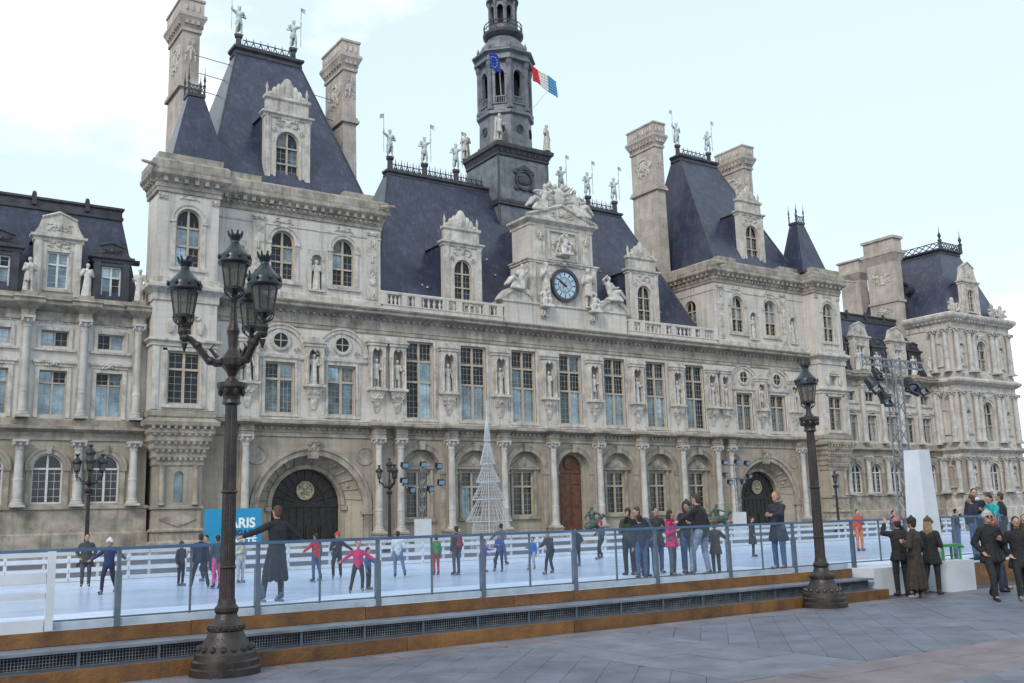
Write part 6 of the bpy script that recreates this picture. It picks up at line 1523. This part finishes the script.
sk('adult with a maroon backpack holding the green jacketed child', -31.95, -35.0, 1.6, R(190), arms=('down', 'down'), jacket=(.04, .035, .04), trousers=(.06, .06, .06), bag=(.17, .02, .04))
sk('small child in purple held by a skater in blue', -30.3, -34.2, 1.08, R(60), arms=('fwd', 'down'), jacket=(.14, .05, .28), trousers=(.1, .04, .2), child=True)
sk('skater in a blue jacket and dark trousers next to the purple child', -29.9, -34.6, 1.3, R(-60), arms=('bent', 'fwd'), legs=('wide', 'stand'), jacket=(.03, .07, .25), trousers=NV)
sk('child in a bright blue jacket and pale trousers', -28.6, -34.8, 1.12, R(-60), arms=('fwd', 'down'), legs=('wide', 'bend'), jacket=(.02, .12, .42), trousers=(.3, .33, .36), child=True)
sk('bent dark adult skating behind the bright blue child', -29.95, -37.8, 1.42, R(-75), arms=('fwd', 'fwd'), legs=('wide', 'bend'), jacket=(.025, .025, .04), trousers=BK, lean=.28)
sk('dark skater standing alone in front of the oak door', -26.0, -34.1, 1.42, R(190), arms=('pocket', 'pocket'), jacket=NV, trousers=NV)
sk('dark coated person just left of the fair haired man', -17.7, -35.4, 1.6, R(40), arms=('pocket', 'down'), jacket=(.02, .02, .022), trousers=BK, coat=.35)
sk('skater in orange trousers and red jacket right of the right lamp', -11.3, -35.9, 1.78, R(-20), arms=('down', 'bent'), jacket=(.5, .06, .05), trousers=(.6, .2, .08), hair=BK)
for i, (x, c_, lb) in enumerate(((-10.2, BK, 'dark skater nearest the orange trousered skater'), (-8.7, (.3, .3, .33), 'skater in a pale jacket among the far right crowd'), (-7.3, NV, 'skater in navy at the far right of the ice crowd'))):
    sk(lb, x, -37.0-i*.6, 1.7, R(30*i), arms=('down', 'bent'), jacket=c_, trousers=JN if i else BK, hair=BK)
# behind the right end of the fence
G4 = 'people behind the right end of the fence'
person('person in a red jacket and white hat behind the pylon glass', -25.5, -48.9, .25, 1.62, R(20), jacket=(.45, .03, .06), trousers=(.5, .3, .2), hat=(.7, .7, .72), group=G4)
person('hooded person in black next to the red jacket', -24.8, -48.6, .25, 1.66, R(-20), jacket=BK, trousers=BK, hood=(.012, .012, .014), group=G4, arms=('down', 'bent'))
person('tall dark haired man in a navy jacket and white shirt', -24.35, -49.6, .5, 1.84, R(-50), ('down', 'bent'), jacket=(.018, .02, .04), trousers=BK, hair=(.02, .014, .01), group=G4, vox=.018, scarf=(.6, .62, .65))
person('woman in a turquoise hooded jacket leaning at the fence', -24.15, -50.0, .5, 1.68, R(-100), ('fwd', 'fwd'), jacket=(.01, .34, .38), trousers=BK, hair=(.025, .016, .012), lean=.22, group=G4, vox=.018)
person('man in a black jacket behind the turquoise jacket', -23.3, -49.7, .5, 1.72, R(200), ('down', 'bent'), jacket=BK, trousers=BK, hair=(.07, .045, .03), group=G4, vox=.018)
# plaza
person('person in black with a pink hat raising a camera', -30.25, -51.3, 0, 1.66, R(150), ('up', 'up'), jacket=BK, trousers=BK, hat=(.4, .16, .22), group=G3, vox=.018, coat=.1)
person('person in an ankle length brown coat and dark hat', -30.5, -51.85, 0, 1.66, R(185), ('bent', 'bent'), jacket=(.035, .027, .02), trousers=BK, coat=.72, hat=(.02, .018, .018), shoes=(.3, .26, .26), group=G3, vox=.018)
person('woman in black jacket, leggings and brown cap with fair hair', -29.55, -51.6, 0, 1.64, R(100), ('bent', 'pocket'), ('stand', 'back'), jacket=BK, trousers=(.015, .015, .017), hair=(.3, .19, .1), hat=(.1, .065, .045), longhair=True, shoes=(.06, .03, .02), coat=.2, group=G3, vox=.018)
person('man in black with sunglasses and a pale beanie walking left', -30.05, -53.3, 0, 1.8, R(-32), ('pocket', 'bent'), ('fwd', 'back'), jacket=(.012, .012, .013), trousers=(.014, .014, .016), hair=(.3, .28, .26), hat=(.4, .37, .34), glasses=True, group=G3, vox=.016, coat=.12)
person('dark haired woman in a black padded jacket and grey boots at the right edge', -29.62, -53.65, 0, 1.68, R(-50), ('pocket', 'pocket'), ('fwd', 'back'), jacket=(.013, .013, .015), trousers=BK, hair=(.018, .012, .012), longhair=True, shoes=(.12, .13, .16), group=G3, vox=.016, coat=.2)
person('person in a dark grey parka behind the walking couple', -28.2, -52.3, 0, 1.72, R(60), ('pocket', 'pocket'), ('stand', 'fwd'), jacket=(.03, .03, .035), trousers=(.03, .04, .07), hair=(.04, .025, .02), group=G3, vox=.018, coat=.2, scarf=(.25, .05, .05))
person('woman in a burgundy coat behind the couple at the right edge', -27.4, -52.6, 0, 1.66, R(-70), ('bent', 'pocket'), ('fwd', 'stand'), jacket=(.10, .015, .025), trousers=BK, hair=(.12, .07, .04), longhair=True, group=G3, vox=.018, coat=.35)
person('person in a navy jacket on the deck left of the turquoise jacket', -25.0, -49.9, .5, 1.66, R(190), ('fwd', 'bent'), jacket=NV, trousers=JN, hair=(.05, .035, .025), group=G4, vox=.02)
sk('skater in a teal jacket near the far barrier at left', -46.5, -31.5, 1.6, R(70), arms=('outlow', 'down'), legs=('fwd', 'back'), jacket=(.02, .12, .14), trousers=BK, hair=(.1, .06, .03))
sk('skater in a mustard jacket behind the pink trousered one', -38.9, -29.6, 1.6, R(-60), arms=('down', 'bent'), legs=('bend', 'back'), jacket=(.3, .18, .03), trousers=NV, hair=BK, lean=.15)
sk('skater in grey between the wire tree and the floodlight mast', -27.0, -30.2, 1.65, R(110), arms=('bent', 'outlow'), legs=('fwd', 'back'), jacket=(.1, .1, .11), trousers=JN, hair=BK, lean=.12)
sk('skater in a red bobble hat in front of the oak door', -22.0, -30.6, 1.6, R(-100), arms=('outlow', 'bent'), legs=('wide', 'bend'), jacket=(.05, .06, .1), trousers=BK, hat=(.45, .03, .03))
# small items the platform behind the fence end needs
tag(MB().box(-28.0, -20.5, -50.3, -47.0, -.01, .5).build('side_deck', DECK), 'white raised deck behind the right end of the fence', 'platform')
tag(MB().box(-28.0, -21.0, -50.62, -50.36, -.01, .2).box(-28.0, -21.0, -50.55, -50.37, .2, .5).build('timber_step', WOOD), 'orange timber step right of the white pylon', 'step')
bake_all()
